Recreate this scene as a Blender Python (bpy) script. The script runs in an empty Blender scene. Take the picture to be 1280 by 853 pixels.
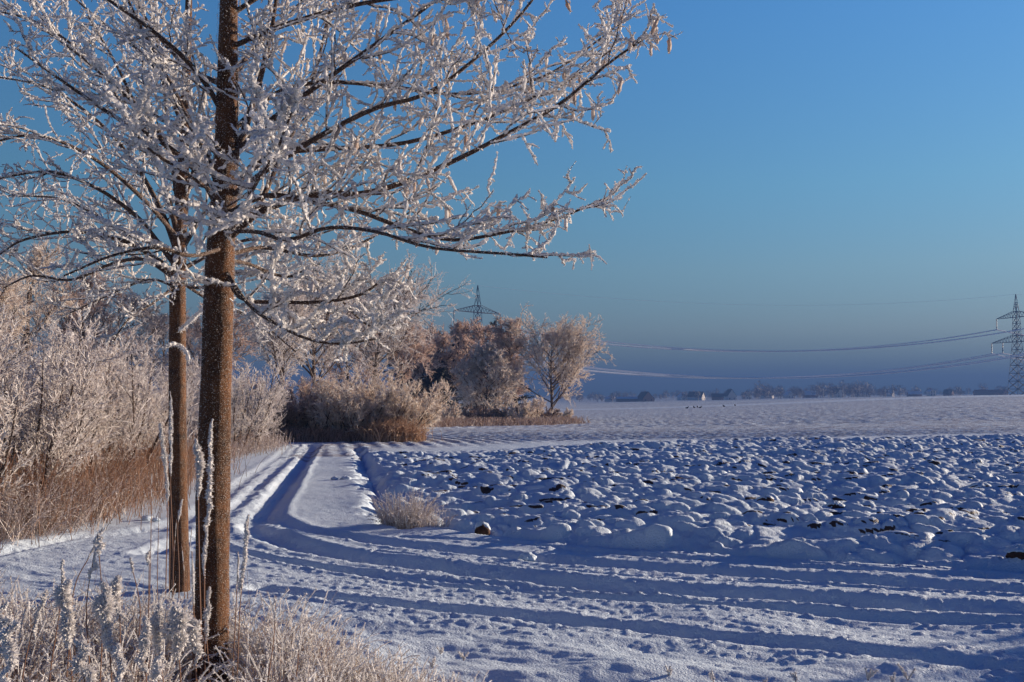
import bpy, math
import numpy as np
from math import radians as R, sin, cos

S = bpy.context.scene
COL = S.collection

# ------------------------------------------------------------------ camera, sky, sun, exposure
FPX, HOR, CH = 1244.0, 490.0, 1.7           # focal length in photo pixels, horizon row, eye height
PITCH = math.atan((HOR - 426.5) / FPX)
cam = bpy.data.cameras.new('camera'); cam.lens = 36 * FPX / 1280; cam.sensor_width = 36
cam.clip_start = 0.05; cam.clip_end = 20000
camo = bpy.data.objects.new('camera', cam); COL.objects.link(camo)
camo.location = (0, 0, CH); camo.rotation_euler = (R(90) + PITCH, 0, 0)
S.camera = camo

SUN_AZ, SUN_EL = R(63), R(10.5)               # azimuth clockwise from the view axis (+Y)
w = bpy.data.worlds.new('World'); S.world = w; w.use_nodes = True
wn, wl = w.node_tree.nodes, w.node_tree.links
bg = wn['Background']
sky = wn.new('ShaderNodeTexSky'); sky.sky_type = 'NISHITA'; sky.sun_disc = False
sky.sun_elevation = SUN_EL; sky.sun_rotation = SUN_AZ; sky.air_density = 1.0; sky.dust_density = 0.3; sky.ozone_density = 3.0
tc = wn.new('ShaderNodeTexCoord'); sx = wn.new('ShaderNodeSeparateXYZ'); wl.new(tc.outputs['Generated'], sx.inputs[0])
rmp = wn.new('ShaderNodeValToRGB'); wl.new(sx.outputs['Z'], rmp.inputs[0])
SKYR = [(0.0, (.07, .18, .40)), (0.06, (.33, .37, .47)), (0.12, (.42, .50, .55)), (0.20, (.43, .62, .68)), (0.37, (.42, .73, .94)), (0.43, (.02, .15, .54)), (1.0, (.002, .065, .42))]
e = rmp.color_ramp.elements
while len(e) < len(SKYR): e.new(0.5)
for i, (p, c) in enumerate(SKYR): e[i].position = p; e[i].color = (*c, 1)
mul = wn.new('ShaderNodeMix'); mul.data_type = 'RGBA'; mul.blend_type = 'MULTIPLY'; mul.inputs[0].default_value = 1
wl.new(sky.outputs[0], mul.inputs[6]); wl.new(rmp.outputs[0], mul.inputs[7]); wl.new(mul.outputs[2], bg.inputs[0])
bg.inputs[1].default_value = 0.09

sl = bpy.data.lights.new('sun', 'SUN'); sl.energy = 5.0; sl.angle = R(0.5); sl.color = (1.0, .83, .65)
so = bpy.data.objects.new('sun', sl); COL.objects.link(so)
so.rotation_euler = (R(90) - SUN_EL, 0, math.pi - SUN_AZ)
so.location = (60, 20, 30)
SUNV = np.array([sin(SUN_AZ) * cos(SUN_EL), cos(SUN_AZ) * cos(SUN_EL), sin(SUN_EL)])

S.view_settings.view_transform = 'Standard'; S.view_settings.look = 'None'
S.view_settings.exposure = 1.05; S.view_settings.gamma = 1
S.render.engine = 'CYCLES'
S.cycles.use_denoising = True
S.cycles.max_bounces = 6; S.cycles.diffuse_bounces = 4; S.cycles.transparent_max_bounces = 8
S.cycles.volume_bounces = 0
S.render.film_transparent = False

# ------------------------------------------------------------------ helpers
def nrm(v): return v / (np.linalg.norm(v, axis=-1, keepdims=True) + 1e-12)

def build(name, parts, mat, parent=None, smooth=False, attrs=None):
    parts = [p for p in parts if p is not None and len(p[0])]
    V = np.concatenate([p[0] for p in parts]).astype(np.float32)
    off = 0; loops = []; tot = []
    for v, f in parts:
        f = np.asarray(f); loops.append((f + off).ravel()); tot.append(np.full(len(f), f.shape[1])); off += len(v)
    loops = np.concatenate(loops).astype(np.int32); tot = np.concatenate(tot)
    st = np.concatenate([[0], np.cumsum(tot)[:-1]]).astype(np.int32)
    me = bpy.data.meshes.new(name)
    me.vertices.add(len(V)); me.vertices.foreach_set('co', V.ravel())
    me.loops.add(len(loops)); me.loops.foreach_set('vertex_index', loops)
    me.polygons.add(len(st)); me.polygons.foreach_set('loop_start', st)
    me.polygons.foreach_set('use_smooth', np.full(len(st), smooth))
    me.update(calc_edges=True)
    if attrs:
        for k, a in attrs.items():
            at_ = me.attributes.new(k, 'FLOAT', 'POINT'); at_.data.foreach_set('value', a.astype(np.float32))
    me.materials.append(mat)
    o = bpy.data.objects.new(name, me); COL.objects.link(o)
    if parent is not None: o.parent = parent
    return o

def tag(o, label=None, cat=None, group=None, kind=None):
    if label: o['label'] = label
    if cat: o['category'] = cat
    if group: o['group'] = group
    if kind: o['kind'] = kind
    return o

def empty(name, loc, rz=0.0):
    o = bpy.data.objects.new(name, None); COL.objects.link(o)
    o.location = [float(v) for v in loc]; o.rotation_euler = (0, 0, rz); o.empty_display_size = .3
    return o

def copy_tree(o, parent=None):
    c = o.copy(); COL.objects.link(c)
    if parent is not None: c.parent = parent
    for ch in [q for q in COL.objects if q.parent == o]: copy_tree(ch, c)
    return c

def copy_thing(o, loc, rz, scale, label):
    c = o.copy(); COL.objects.link(c)
    for ch in o.children:
        d = ch.copy(); COL.objects.link(d); d.parent = c
        for g in ch.children:
            k = g.copy(); COL.objects.link(k); k.parent = d
    c.location = [float(v) for v in loc]; c.rotation_euler = (0, 0, rz); c.scale = (scale if hasattr(scale, '__len__') else (scale,) * 3)
    c['label'] = label
    return c

def box(c, s, rz=0.0):
    c = np.array(c, float); s = np.array(s, float) / 2
    v = np.array([[x, y, z] for z in (-1, 1) for y in (-1, 1) for x in (-1, 1)], float) * s
    ca, sa = cos(rz), sin(rz); v = v @ np.array([[ca, sa, 0], [-sa, ca, 0], [0, 0, 1]])
    return v + c, np.array([[0, 2, 3, 1], [4, 5, 7, 6], [0, 1, 5, 4], [2, 6, 7, 3], [0, 4, 6, 2], [1, 3, 7, 5]])

def tubes(P, Rr, s=4, ref=None, cap=False):
    n, k, _ = P.shape
    if n == 0: return None
    T = nrm(np.gradient(P, axis=1))
    if ref is None:
        ref = np.where(np.abs(T.mean(1)[:, 2:3]) > .8, np.array([[1., 0, 0]]), np.array([[0, 0, 1.]]))
    ref = ref[:, None, :]
    U = nrm(ref - (ref * T).sum(-1, keepdims=True) * T); W = np.cross(T, U)
    a = np.arange(s) / s * 2 * np.pi
    V = P[:, :, None, :] + Rr[:, :, None, None] * (np.cos(a)[None, None, :, None] * U[:, :, None, :] + np.sin(a)[None, None, :, None] * W[:, :, None, :])
    idx = np.arange(n * k * s).reshape(n, k, s)
    A = idx[:, :-1, :]; B = idx[:, 1:, :]
    F = np.stack([A, np.roll(A, -1, 2), np.roll(B, -1, 2), B], -1).reshape(-1, 4)
    return V.reshape(-1, 3), F

def bars(A, B, r, s=4):
    A = np.array(A, float); B = np.array(B, float)
    return tubes(np.stack([A, B], 1), np.full((len(A), 2), r), s)

def shards(B, D, L, Wd):
    n = len(B)
    if n == 0: return None
    D = nrm(D); ref = np.where(np.abs(D[:, 2:3]) > .7, np.array([[1., 0, 0]]), np.array([[0, 0, 1.]]))
    U = nrm(np.cross(D, ref)); W = np.cross(D, U)
    L = np.broadcast_to(L, (n,))[:, None]; Wd = np.broadcast_to(Wd, (n,))[:, None]
    v = np.stack([B + U * Wd, B - .5 * U * Wd + .87 * W * Wd, B - .5 * U * Wd - .87 * W * Wd, B + D * L], 1)
    i = np.arange(n)[:, None] * 4
    F = np.concatenate([i + [0, 1, 3], i + [1, 2, 3], i + [2, 0, 3]])
    return v.reshape(-1, 3), F

def grow(rng, st, d, L, k, wig, up, upend=None):
    n = len(st); d = nrm(d); P = np.empty((n, k + 1, 3)); P[:, 0] = st; L = np.broadcast_to(L, (n,))[:, None]
    for i in range(k):
        u = up if upend is None else up + (upend - up) * i / max(1, k - 1)
        d = nrm(d + wig * rng.normal(size=(n, 3)) + np.array([0, 0, u]))
        P[:, i + 1] = P[:, i] + d * L / k
    return P

def kids(rng, P, m, t0, t1, ang, angj=.2, planar=0.0):
    n, k, _ = P.shape
    t = t0 + (t1 - t0) * ((np.arange(m)[None, :] + rng.random((n, m))) / m)
    f = t * (k - 1); i = np.minimum(f.astype(int), k - 2); fr = (f - i)[..., None]
    r = np.arange(n)[:, None]
    A = P[r, i]; B = P[r, i + 1]; pos = A + (B - A) * fr; T = nrm(B - A)
    rv = rng.normal(size=T.shape)
    if planar: rv[..., 2] *= (1 - planar)
    U = nrm(rv - (rv * T).sum(-1, keepdims=True) * T)
    a = (ang + angj * rng.normal(size=t.shape))[..., None]
    D = np.cos(a) * T + np.sin(a) * U
    pid = np.repeat(np.arange(n), m)
    return pos.reshape(-1, 3), D.reshape(-1, 3), t.ravel(), pid

def taper(n, k, r0, r1):
    t = np.linspace(0, 1, k)[None, :]; r0 = np.broadcast_to(r0, (n,))[:, None]; r1 = np.broadcast_to(r1, (n,))[:, None]
    return r0 * (1 - t) + r1 * t

def spline(pts, n):
    pts = np.array(pts, float); m = len(pts)
    q = np.concatenate([[2 * pts[0] - pts[1]], pts, [2 * pts[-1] - pts[-2]]])
    s = np.linspace(0, m - 1 - 1e-6, n); i = s.astype(int); t = (s - i)[:, None]
    a, b, c, d = q[i], q[i + 1], q[i + 2], q[i + 3]
    return .5 * ((2 * b) + (c - a) * t + (2 * a - 5 * b + 4 * c - d) * t ** 2 + (-a + 3 * b - 3 * c + d) * t ** 3)

_pr = np.random.default_rng(5); PERM = _pr.permutation(4096); GA = _pr.random(4096) * 2 * np.pi; RND = _pr.random((4096, 4))
def hsh(i, j): return PERM[(PERM[i & 4095] + j) & 4095]
def noise(x, y):
    i = np.floor(x).astype(int); j = np.floor(y).astype(int); fx = x - i; fy = y - j
    u = fx * fx * fx * (fx * (fx * 6 - 15) + 10); v = fy * fy * fy * (fy * (fy * 6 - 15) + 10)
    def g(a, b):
        h = GA[hsh(i + a, j + b)]; return np.cos(h) * (fx - a) + np.sin(h) * (fy - b)
    return 1.5 * ((g(0, 0) * (1 - u) + g(1, 0) * u) * (1 - v) + (g(0, 1) * (1 - u) + g(1, 1) * u) * v)
def fbm(x, y, o=3):
    s = 0; a = 1
    for _ in range(o): s = s + a * noise(x, y); x = x * 2.03 + 7.1; y = y * 2.03 + 3.7; a *= .5
    return s
def sst(a, b, x): t = np.clip((x - a) / (b - a), 0, 1); return t * t * (3 - 2 * t)

# pixel of the photograph + distance along the ground -> point
def ray(px, py):
    u = (px - 640) / FPX; v = (426.5 - py) / FPX
    d = np.array([u, cos(PITCH) - v * sin(PITCH), sin(PITCH) + v * cos(PITCH)])
    return d / d[1]
def at(px, py, d):
    q = ray(px, py); return np.array([0, 0, CH]) + q * d
def gr(px, py):
    q = ray(px, py); t = -CH / q[2]; return np.array([q[0] * t, q[1] * t])

# ------------------------------------------------------------------ terrain
_ld = np.log([1, 35, 60, 110, 200, 290, 330, 420, 600, 1200, 3600])
_zl = [0, 0, -.55, -1.75, -3.0, -3.7, -3.85, -4.8, -6.0, -9.9, -14]
_zr = [0, 0, -.2, -.3, .25, 1.0, .9, .0, -.6, -1.4, -5]
def zbase(x, y):
    d = np.log(np.maximum(np.hypot(x, y), 1.0)); px = x / np.maximum(y, 1) * FPX + 640
    t = sst(640, 1330, np.where(y > 0, px, 640))
    zl = (np.interp(d - .06, _ld, _zl) + np.interp(d, _ld, _zl) + np.interp(d + .06, _ld, _zl)) / 3
    zr = (np.interp(d - .04, _ld, _zr) + np.interp(d, _ld, _zr) + np.interp(d + .04, _ld, _zr)) / 3
    return zl * (1 - t) + zr * t + sst(60, 400, np.hypot(x, y)) * .25 * noise(x / 90., y / 90.)

def pl(l): return np.array([gr(*p) for p in l])
RUTS = [
    (pl([(397, 556), (383, 575), (365, 605), (345, 635), (345, 648), (372, 660), (430, 669), (500, 681), (620, 694), (760, 707), (900, 716), (1050, 726), (1280, 738), (1500, 747)]), .14, .06),
    (pl([(389, 556), (378, 575), (352, 605), (322, 640), (318, 655), (345, 672), (420, 692), (500, 703), (620, 718), (760, 733), (900, 742), (1050, 752), (1280, 764), (1500, 775)]), .20, .10),
    (pl([(376, 557), (362, 572), (330, 600), (290, 640), (260, 665), (190, 690)]), .17, .055),
    (pl([(364, 558), (345, 575), (305, 602), (270, 628), (230, 650), (170, 664), (90, 672), (0, 690), (-150, 720)]), .17, .035),
    (pl([(250, 672), (300, 690), (420, 712), (560, 731), (760, 748), (950, 762), (1110, 772), (1280, 780), (1500, 795)]), .08, .05),
    (pl([(330, 735), (430, 749), (565, 762), (760, 780), (955, 803), (1100, 817), (1280, 832), (1500, 855)]), .11, .06),
    (pl([(300, 668), (230, 662), (150, 664), (60, 676), (-40, 700)]), .16, .03),
    (pl([(700, 690), (860, 703), (1050, 715), (1280, 727), (1450, 734)]), .07, .03),
    (pl([(380, 705), (520, 722), (700, 738), (900, 750), (1100, 762), (1300, 772)]), .05, .025),
    (pl([(500, 672), (640, 683), (800, 697), (980, 708), (1300, 722)]), .045, .02),
    (pl([(640, 735), (800, 745), (960, 753), (1150, 763), (1300, 770)]), .04, .02),
    (pl([(470, 690), (620, 706), (800, 721), (1000, 731), (1280, 746)]), .04, .02),
]
def dist_pl(x, y, P):
    best = np.full(x.shape, 1e9); q = spline(P, len(P) * 4)
    for a, b in zip(q[:-1], q[1:]):
        d = b - a; l2 = (d ** 2).sum()
        t = np.clip(((x - a[0]) * d[0] + (y - a[1]) * d[1]) / l2, 0, 1)
        best = np.minimum(best, (x - a[0] - t * d[0]) ** 2 + (y - a[1] - t * d[1]) ** 2)
    return np.sqrt(best)
EDGE = [(452, 566), (455, 580), (466, 605), (482, 640), (540, 662), (620, 676), (760, 690), (900, 700), (1050, 709), (1280, 720), (1600, 733), (2300, 752)]
FAR = [(2600, 541), (1700, 538), (1280, 540), (1000, 547), (760, 552), (600, 560), (500, 563)]
FPOLY = np.concatenate([spline(pl(EDGE), 48), pl(FAR)])
EDGEP = pl(EDGE); FARP = pl(FAR)
def inpoly(x, y, P):
    c = np.zeros(x.shape, bool)
    for a, b in zip(P, np.roll(P, -1, 0)):
        k = (a[1] > y) != (b[1] > y)
        c ^= k & (x < (b[0] - a[0]) * (y - a[1]) / (b[1] - a[1] + 1e-12) + a[0])
    return c
DITCH = pl([(448, 560), (452, 575), (462, 595), (474, 622), (492, 648), (515, 660)])

def clods(x, y, cs, seed, thr=0.0):
    # rounded domes on a jittered grid: height (0..1) and the id of the winning clod
    gx = x / cs + seed * 17.3; gy = y / (cs * .8) + seed * 9.1
    i0 = np.floor(gx).astype(int); j0 = np.floor(gy).astype(int); best = np.zeros(x.shape)
    bid = np.zeros(x.shape, int); bdy = np.zeros(x.shape)
    for a in (-1, 0, 1):
        for b in (-1, 0, 1):
            i, j = i0 + a, j0 + b; h = hsh(i, j); r = RND[h]
            dx = gx - i - r[..., 0]; dy = gy - j - r[..., 1]
            an = (r[..., 2] - .5) * 1.3; ca, sa = np.cos(an), np.sin(an)
            rx = .48 + .40 * r[..., 3]; ry = .34 + .26 * ((r[..., 2] * 3.7) % 1)
            q = ((dx * ca + dy * sa) / rx) ** 2 + ((-dx * sa + dy * ca) / ry) ** 2
            hgt = np.clip(1 - q, 0, 1) ** .5 * (.25 + .75 * ((r[..., 3] * 7.3) % 1))
            hgt = np.where((r[..., 0] * 5.7) % 1 < thr, 0, hgt)
            k = hgt > best; best = np.where(k, hgt, best); bid = np.where(k, h, bid); bdy = np.where(k, dy, bdy)
    return best, bid, bdy

def detail(x, y):
    r = np.hypot(x, y); z = np.zeros(x.shape); soil = np.zeros(x.shape)
    near = r < 130
    X, Y = x[near], y[near]; rr = r[near]
    infield = inpoly(X, Y, FPOLY); de = dist_pl(X, Y, EDGEP); df = dist_pl(X, Y, FARP)
    fm = np.where(infield, sst(.02, .24, de) * sst(0, 5, df), 0)
    wx = X + .10 * noise(X * 2.5, Y * 2.5) + .018 * noise(X * 9, Y * 9 + 5); wy = Y + .08 * noise(X * 2.5 + 9, Y * 2.5) + .018 * noise(X * 9 + 4, Y * 9)
    c1, id1, y1_ = clods(wx, wy, .38, 1, .55); c2, id2, y2_ = clods(wx, wy, .205, 2, .22); c3, id3, _ = clods(wx, wy, .10, 3, .3)
    furrow = .070 * np.sin((Y * .985 - X * .17) * 2 * np.pi / .92 + 1.6 * noise(X / 2.5, Y / 2.5))
    zf = .058 * c1 + .078 * c2 * (1 - .45 * c1) + .016 * c3 * (1 - .3 * c2) + furrow + .06 * fbm(X / 1.4, Y / 1.1, 3) + .02 + .08 * sst(-1.5, 1.2, X)
    big = .12 * noise(X / 6, Y / 3.2) - .12 * np.exp(-((Y - 24.5 - 1.2 * noise(X / 5, 3.3) - .12 * X) / .8) ** 2) * sst(3, 9, X)
    # smoother ground: verges, road, far field
    zs = .016 * fbm(X / 1.3, Y / 1.3, 2) + .005 * fbm(X / .2, Y / .2, 2)
    # beyond the clods: gentle drilled rows and small lumps
    c4, _, _ = clods(X, Y, .35, 5, .4)
    farf = sst(0, 3, df) * (~infield) * (Y > 26) * (X > -6)
    rows = .018 * np.sin((X * .96 + Y * .2) * 2 * np.pi / .55)
    zs = zs + farf * sst(55, 75, Y) * .06 * noise(X / .6, Y / 2.2) + farf * (rows * sst(70, 40, Y) + .018 * c4 * sst(80, 45, Y))
    # mounds on the near verge
    fg = sst(9.2, 7.0, Y) * sst(12, 7, rr)
    u_ = X * .90 - Y * .43; v_ = X * .43 + Y * .90          # along / across the road
    zs = zs + sst(14, 9, rr) * (.012 * fbm(u_ / 1.4, v_ / .28, 3) + .006 * fbm(u_ / .25, v_ / .07, 2)) + fg * (.055 * fbm(X / 1.3, Y / .7, 2) + .005 * fbm(u_ / .22, v_ / .08, 2))
    # ditch and shoulder
    dd = dist_pl(X, Y, DITCH)
    dj = dd + .16 * fbm(X / .45, Y / .45, 3); zd = -.17 * np.exp(-(dj / .19) ** 2)
    sh = .05 * np.exp(-((de - .0) / .5) ** 2) * (~infield)
    # strip of rougher snow between the leg of the road and the ditch
    zr = 0
    wn_ = 1 + .16 * noise(X * 1.3, Y * 1.3); onroad = np.zeros(X.shape)
    for P, wd, dp in RUTS:
        d = dist_pl(X, Y, P)
        sel = d < wd * 5
        kf = 1 - (.40 if wd > .2 else .1) * sst(12.5, 16, Y); dn = d[sel] / (wd * wn_[sel] * kf[sel]) + .10 * noise(X[sel] * 7, Y[sel] * 7)
        q = np.zeros(X.shape)
        q[sel] = -dp * np.exp(-np.abs(dn) ** 2.6) + .20 * dp * np.exp(-((dn - 1.6) / .5) ** 2) * (1 + .18 * fbm(X[sel] * 2, Y[sel] * 4, 2)) + .006 * np.exp(-(dn / 1.2) ** 2) * noise(X[sel] * 14, Y[sel] * 14)
        zr = zr + q * kf; onroad = np.maximum(onroad, np.exp(-(d / .9) ** 2))
    crumb, _, _ = clods(X, Y, .06, 9, .62)
    zr = zr + onroad * .015 * crumb * sst(16, 9, rr)
    zz = zs * (1 - fm) * (1 - .35 * onroad) + (zf + big) * fm + zd + sh + zr * (1 - fm)
    z[near] = zz
    # bare soil shows on the steep camera-side flank of some clods
    r1 = RND[id1][:, 1] if X.size else 0; r2 = RND[id2][:, 2]
    soil[near] = fm * sst(.35, 1.0, de) * np.maximum(sst(.1, .3, c1) * sst(.85, .6, c1) * sst(-.06, -.28, y1_) * (((r1 * 11.7) % 1) > .85), sst(.1, .3, c2) * sst(.85, .6, c2) * sst(-.04, -.22, y2_) * (((r2 * 13.1) % 1) > .80))
    far = ~near
    z[far] = .05 * noise(x[far] / 2.3, y[far] / 4.1) + .06 * noise(x[far] / .6, y[far] / 2.2)
    stub_shade = np.zeros(x.shape); stub_shade[near] = farf * (1 - fm); px_ = x / np.maximum(y, 1) * FPX + 640
    stub_shade[far] = sst(290 - 25 * sst(700, 1300, px_[far]), 276 - 25 * sst(700, 1300, px_[far]), r[far]) * (y[far] > 20) * (x[far] > -20); stub_shade[far] = np.maximum(stub_shade[far], .9 * sst(292, 310, r[far]))  # stubble, left out for a painted sunlit crest line, denser beyond as valley shade
    return z, (soil, stub_shade)
def zg(x, y):
    return float(zbase(np.array([x], float), np.array([y], float))[0])
def ground_xy(px, d):   # world x, y for an image column at forward distance d
    return (px - 640) / FPX * d, d

# ------------------------------------------------------------------ materials
def newmat(name):
    m = bpy.data.materials.new(name); m.use_nodes = True
    n, l = m.node_tree.nodes, m.node_tree.links
    b = n['Principled BSDF']; b.inputs['Roughness'].default_value = .85; b.inputs['Specular IOR Level'].default_value = .25
    return m, n, l, b
def ramp(n, pts, interp='LINEAR'):
    r = n.new('ShaderNodeValToRGB'); r.color_ramp.interpolation = interp; e = r.color_ramp.elements
    while len(e) < len(pts): e.new(.5)
    for i, (p, c) in enumerate(pts): e[i].position = p; e[i].color = (*c, 1)
    return r
def noisen(n, l, scale, detail=3, coord=None, rough=.55):
    t = n.new('ShaderNodeTexNoise'); t.inputs['Scale'].default_value = scale; t.inputs['Detail'].default_value = detail; t.inputs['Roughness'].default_value = rough
    if coord is not None: l.new(coord, t.inputs['Vector'])
    return t
def plain(name, c, rough=.8):
    m, n, l, b = newmat(name); b.inputs['Base Color'].default_value = (*c, 1); b.inputs['Roughness'].default_value = rough; return m

def mat_snow():
    m, n, l, b = newmat('snow')
    tc = n.new('ShaderNodeTexCoord'); co = tc.outputs['Object']
    n1 = noisen(n, l, 9, 5, co, .7); n2 = noisen(n, l, 60, 3, co, .6); n3 = noisen(n, l, .6, 4, co)
    at_ = n.new('ShaderNodeAttribute'); at_.attribute_name = 'soil'
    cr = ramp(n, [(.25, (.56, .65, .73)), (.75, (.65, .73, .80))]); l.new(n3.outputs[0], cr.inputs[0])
    soilc = ramp(n, [(.3, (.035, .018, .012)), (.7, (.10, .05, .03))]); l.new(n1.outputs[0], soilc.inputs[0])
    # soil mask broken up by noise
    ma = n.new('ShaderNodeMath'); ma.operation = 'MULTIPLY_ADD'; l.new(at_.outputs['Fac'], ma.inputs[0]); ma.inputs[1].default_value = 1.0
    nn = noisen(n, l, 24, 4, co, .7); l.new(nn.outputs[0], ma.inputs[2])
    rr = ramp(n, [(.0, (0, 0, 0)), (1, (1, 1, 1))]); rr.color_ramp.elements[0].position = .72; rr.color_ramp.elements[1].position = .78
    sc_ = n.new('ShaderNodeMath'); sc_.operation = 'MULTIPLY'; sc_.inputs[1].default_value = .70; l.new(ma.outputs[0], sc_.inputs[0]); l.new(sc_.outputs[0], rr.inputs[0])
    mx = n.new('ShaderNodeMix'); mx.data_type = 'RGBA'; l.new(rr.outputs[0], mx.inputs[0]); l.new(cr.outputs[0], mx.inputs[6]); l.new(soilc.outputs[0], mx.inputs[7])
    a2 = n.new('ShaderNodeAttribute'); a2.attribute_name = 'stubble_shade'; n4 = noisen(n, l, 1.4, 4, co, .7)  # grey mix: stubble on the field, painted shade beyond the crest
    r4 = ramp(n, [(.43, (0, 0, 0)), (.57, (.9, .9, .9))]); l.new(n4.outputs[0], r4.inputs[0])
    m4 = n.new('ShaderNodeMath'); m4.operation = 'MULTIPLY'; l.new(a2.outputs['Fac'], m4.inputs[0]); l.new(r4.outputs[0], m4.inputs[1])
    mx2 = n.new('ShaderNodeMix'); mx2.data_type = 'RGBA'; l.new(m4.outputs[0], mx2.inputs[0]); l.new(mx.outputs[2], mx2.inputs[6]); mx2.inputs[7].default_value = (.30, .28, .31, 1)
    l.new(mx2.outputs[2], b.inputs['Base Color'])
    b.inputs['Roughness'].default_value = .55; b.inputs['Specular IOR Level'].default_value = .3
    b1 = n.new('ShaderNodeBump'); b1.inputs['Strength'].default_value = .42; b1.inputs['Distance'].default_value = .035; l.new(n1.outputs[0], b1.inputs['Height'])
    b2 = n.new('ShaderNodeBump'); b2.inputs['Strength'].default_value = 1.0; b2.inputs['Distance'].default_value = .014; l.new(n2.outputs[0], b2.inputs['Height']); l.new(b1.outputs[0], b2.inputs['Normal'])
    n5 = noisen(n, l, 3.2, 4, co, .65); m5 = n.new('ShaderNodeMath'); m5.operation = 'MULTIPLY'; l.new(a2.outputs['Fac'], m5.inputs[0]); l.new(n5.outputs[0], m5.inputs[1])
    b3 = n.new('ShaderNodeBump'); b3.inputs['Strength'].default_value = .8; b3.inputs['Distance'].default_value = .16; l.new(m5.outputs[0], b3.inputs['Height']); l.new(b2.outputs[0], b3.inputs['Normal'])
    l.new(b3.outputs[0], b.inputs['Normal'])
    return m
SNOW = mat_snow()

def mat_rime(name, a, c, trans=.3):
    m, n, l, b = newmat(name)
    g = n.new('ShaderNodeNewGeometry'); r = ramp(n, [(0, a), (1, c)]); l.new(g.outputs['Random Per Island'], r.inputs[0])
    l.new(r.outputs[0], b.inputs['Base Color']); b.inputs['Roughness'].default_value = .6
    t = n.new('ShaderNodeBsdfTranslucent'); l.new(r.outputs[0], t.inputs[0])
    ms = n.new('ShaderNodeMixShader'); ms.inputs[0].default_value = trans; l.new(b.outputs[0], ms.inputs[1]); l.new(t.outputs[0], ms.inputs[2])
    l.new(ms.outputs[0], n['Material Output'].inputs[0]); return m
RIME = mat_rime('rime', (.74, .71, .69), (.90, .88, .87), .42)
RIME_TW = mat_rime('rimed_twig', (.30, .22, .20), (.80, .78, .78), .15)
TANTW = mat_rime('tan_rimed_twig', (.66, .54, .45), (.95, .92, .88), .58)
PINKTW = mat_rime('pale_rimed_twig', (.50, .36, .29), (.92, .83, .77), .58)
WHITETW = mat_rime('white_rimed_twig', (.60, .54, .52), (.92, .89, .87), .58)
BROWNTW = mat_rime('brown_twig', (.14, .08, .05), (.78, .66, .58), .45)
GREYTW = mat_rime('grey_twig', (.20, .17, .17), (.52, .48, .48), .15)
DRYGR = mat_rime('dry_grass', (.16, .075, .04), (.74, .52, .36), .45)
RIMEGR = mat_rime('rimed_grass', (.34, .23, .17), (.86, .80, .76), .35)
EVERG = mat_rime('dark_needles', (.018, .025, .03), (.06, .06, .06), 0)

def mat_bark(name, dark, light, speck=.5, scale=1.0):
    m, n, l, b = newmat(name)
    tc = n.new('ShaderNodeTexCoord'); co = tc.outputs['Object']
    n1 = noisen(n, l, 22 * scale, 5, co, .65)
    mp = n.new('ShaderNodeMapping'); mp.inputs['Scale'].default_value = (1, 1, .25); l.new(co, mp.inputs[0]); n0 = noisen(n, l, 40 * scale, 4, mp.outputs[0])
    cr = ramp(n, [(.34, dark), (.62, light)]); nb = noisen(n, l, 5 * scale, 3, co, .6); mb = n.new('ShaderNodeMath'); mb.operation = 'MULTIPLY_ADD'; mb.inputs[1].default_value = .55; l.new(n1.outputs[0], mb.inputs[0]); sb = n.new('ShaderNodeMath'); sb.operation = 'MULTIPLY'; sb.inputs[1].default_value = .45; l.new(nb.outputs[0], sb.inputs[0]); l.new(sb.outputs[0], mb.inputs[2]); l.new(mb.outputs[0], cr.inputs[0])
    n2 = noisen(n, l, 230 * scale, 2, co, .5); sp = ramp(n, [(speck, (0, 0, 0)), (speck + .05, (1, 1, 1))]); l.new(n2.outputs[0], sp.inputs[0])
    mx = n.new('ShaderNodeMix'); mx.data_type = 'RGBA'; l.new(sp.outputs[0], mx.inputs[0]); l.new(cr.outputs[0], mx.inputs[6]); mx.inputs[7].default_value = (.50, .42, .36, 1)
    l.new(mx.outputs[2], b.inputs['Base Color'])
    bp = n.new('ShaderNodeBump'); bp.inputs['Strength'].default_value = .7; bp.inputs['Distance'].default_value = .014
    ad = n.new('ShaderNodeMath'); ad.operation = 'ADD'; l.new(n0.outputs[0], ad.inputs[0]); l.new(n2.outputs[0], ad.inputs[1]); l.new(ad.outputs[0], bp.inputs['Height'])
    l.new(bp.outputs[0], b.inputs['Normal']); return m
BARK = mat_bark('bark', (.022, .010, .006), (.155, .062, .022), .62)
LIMB = mat_bark('limb_bark', (.035, .018, .014), (.085, .045, .03), .60)
FARBARK = mat_bark('far_bark', (.035, .02, .016), (.11, .07, .05), .62, .2)
LEAF = mat_rime('rimed_leaf', (.58, .42, .32), (.90, .87, .85), .45)

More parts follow.
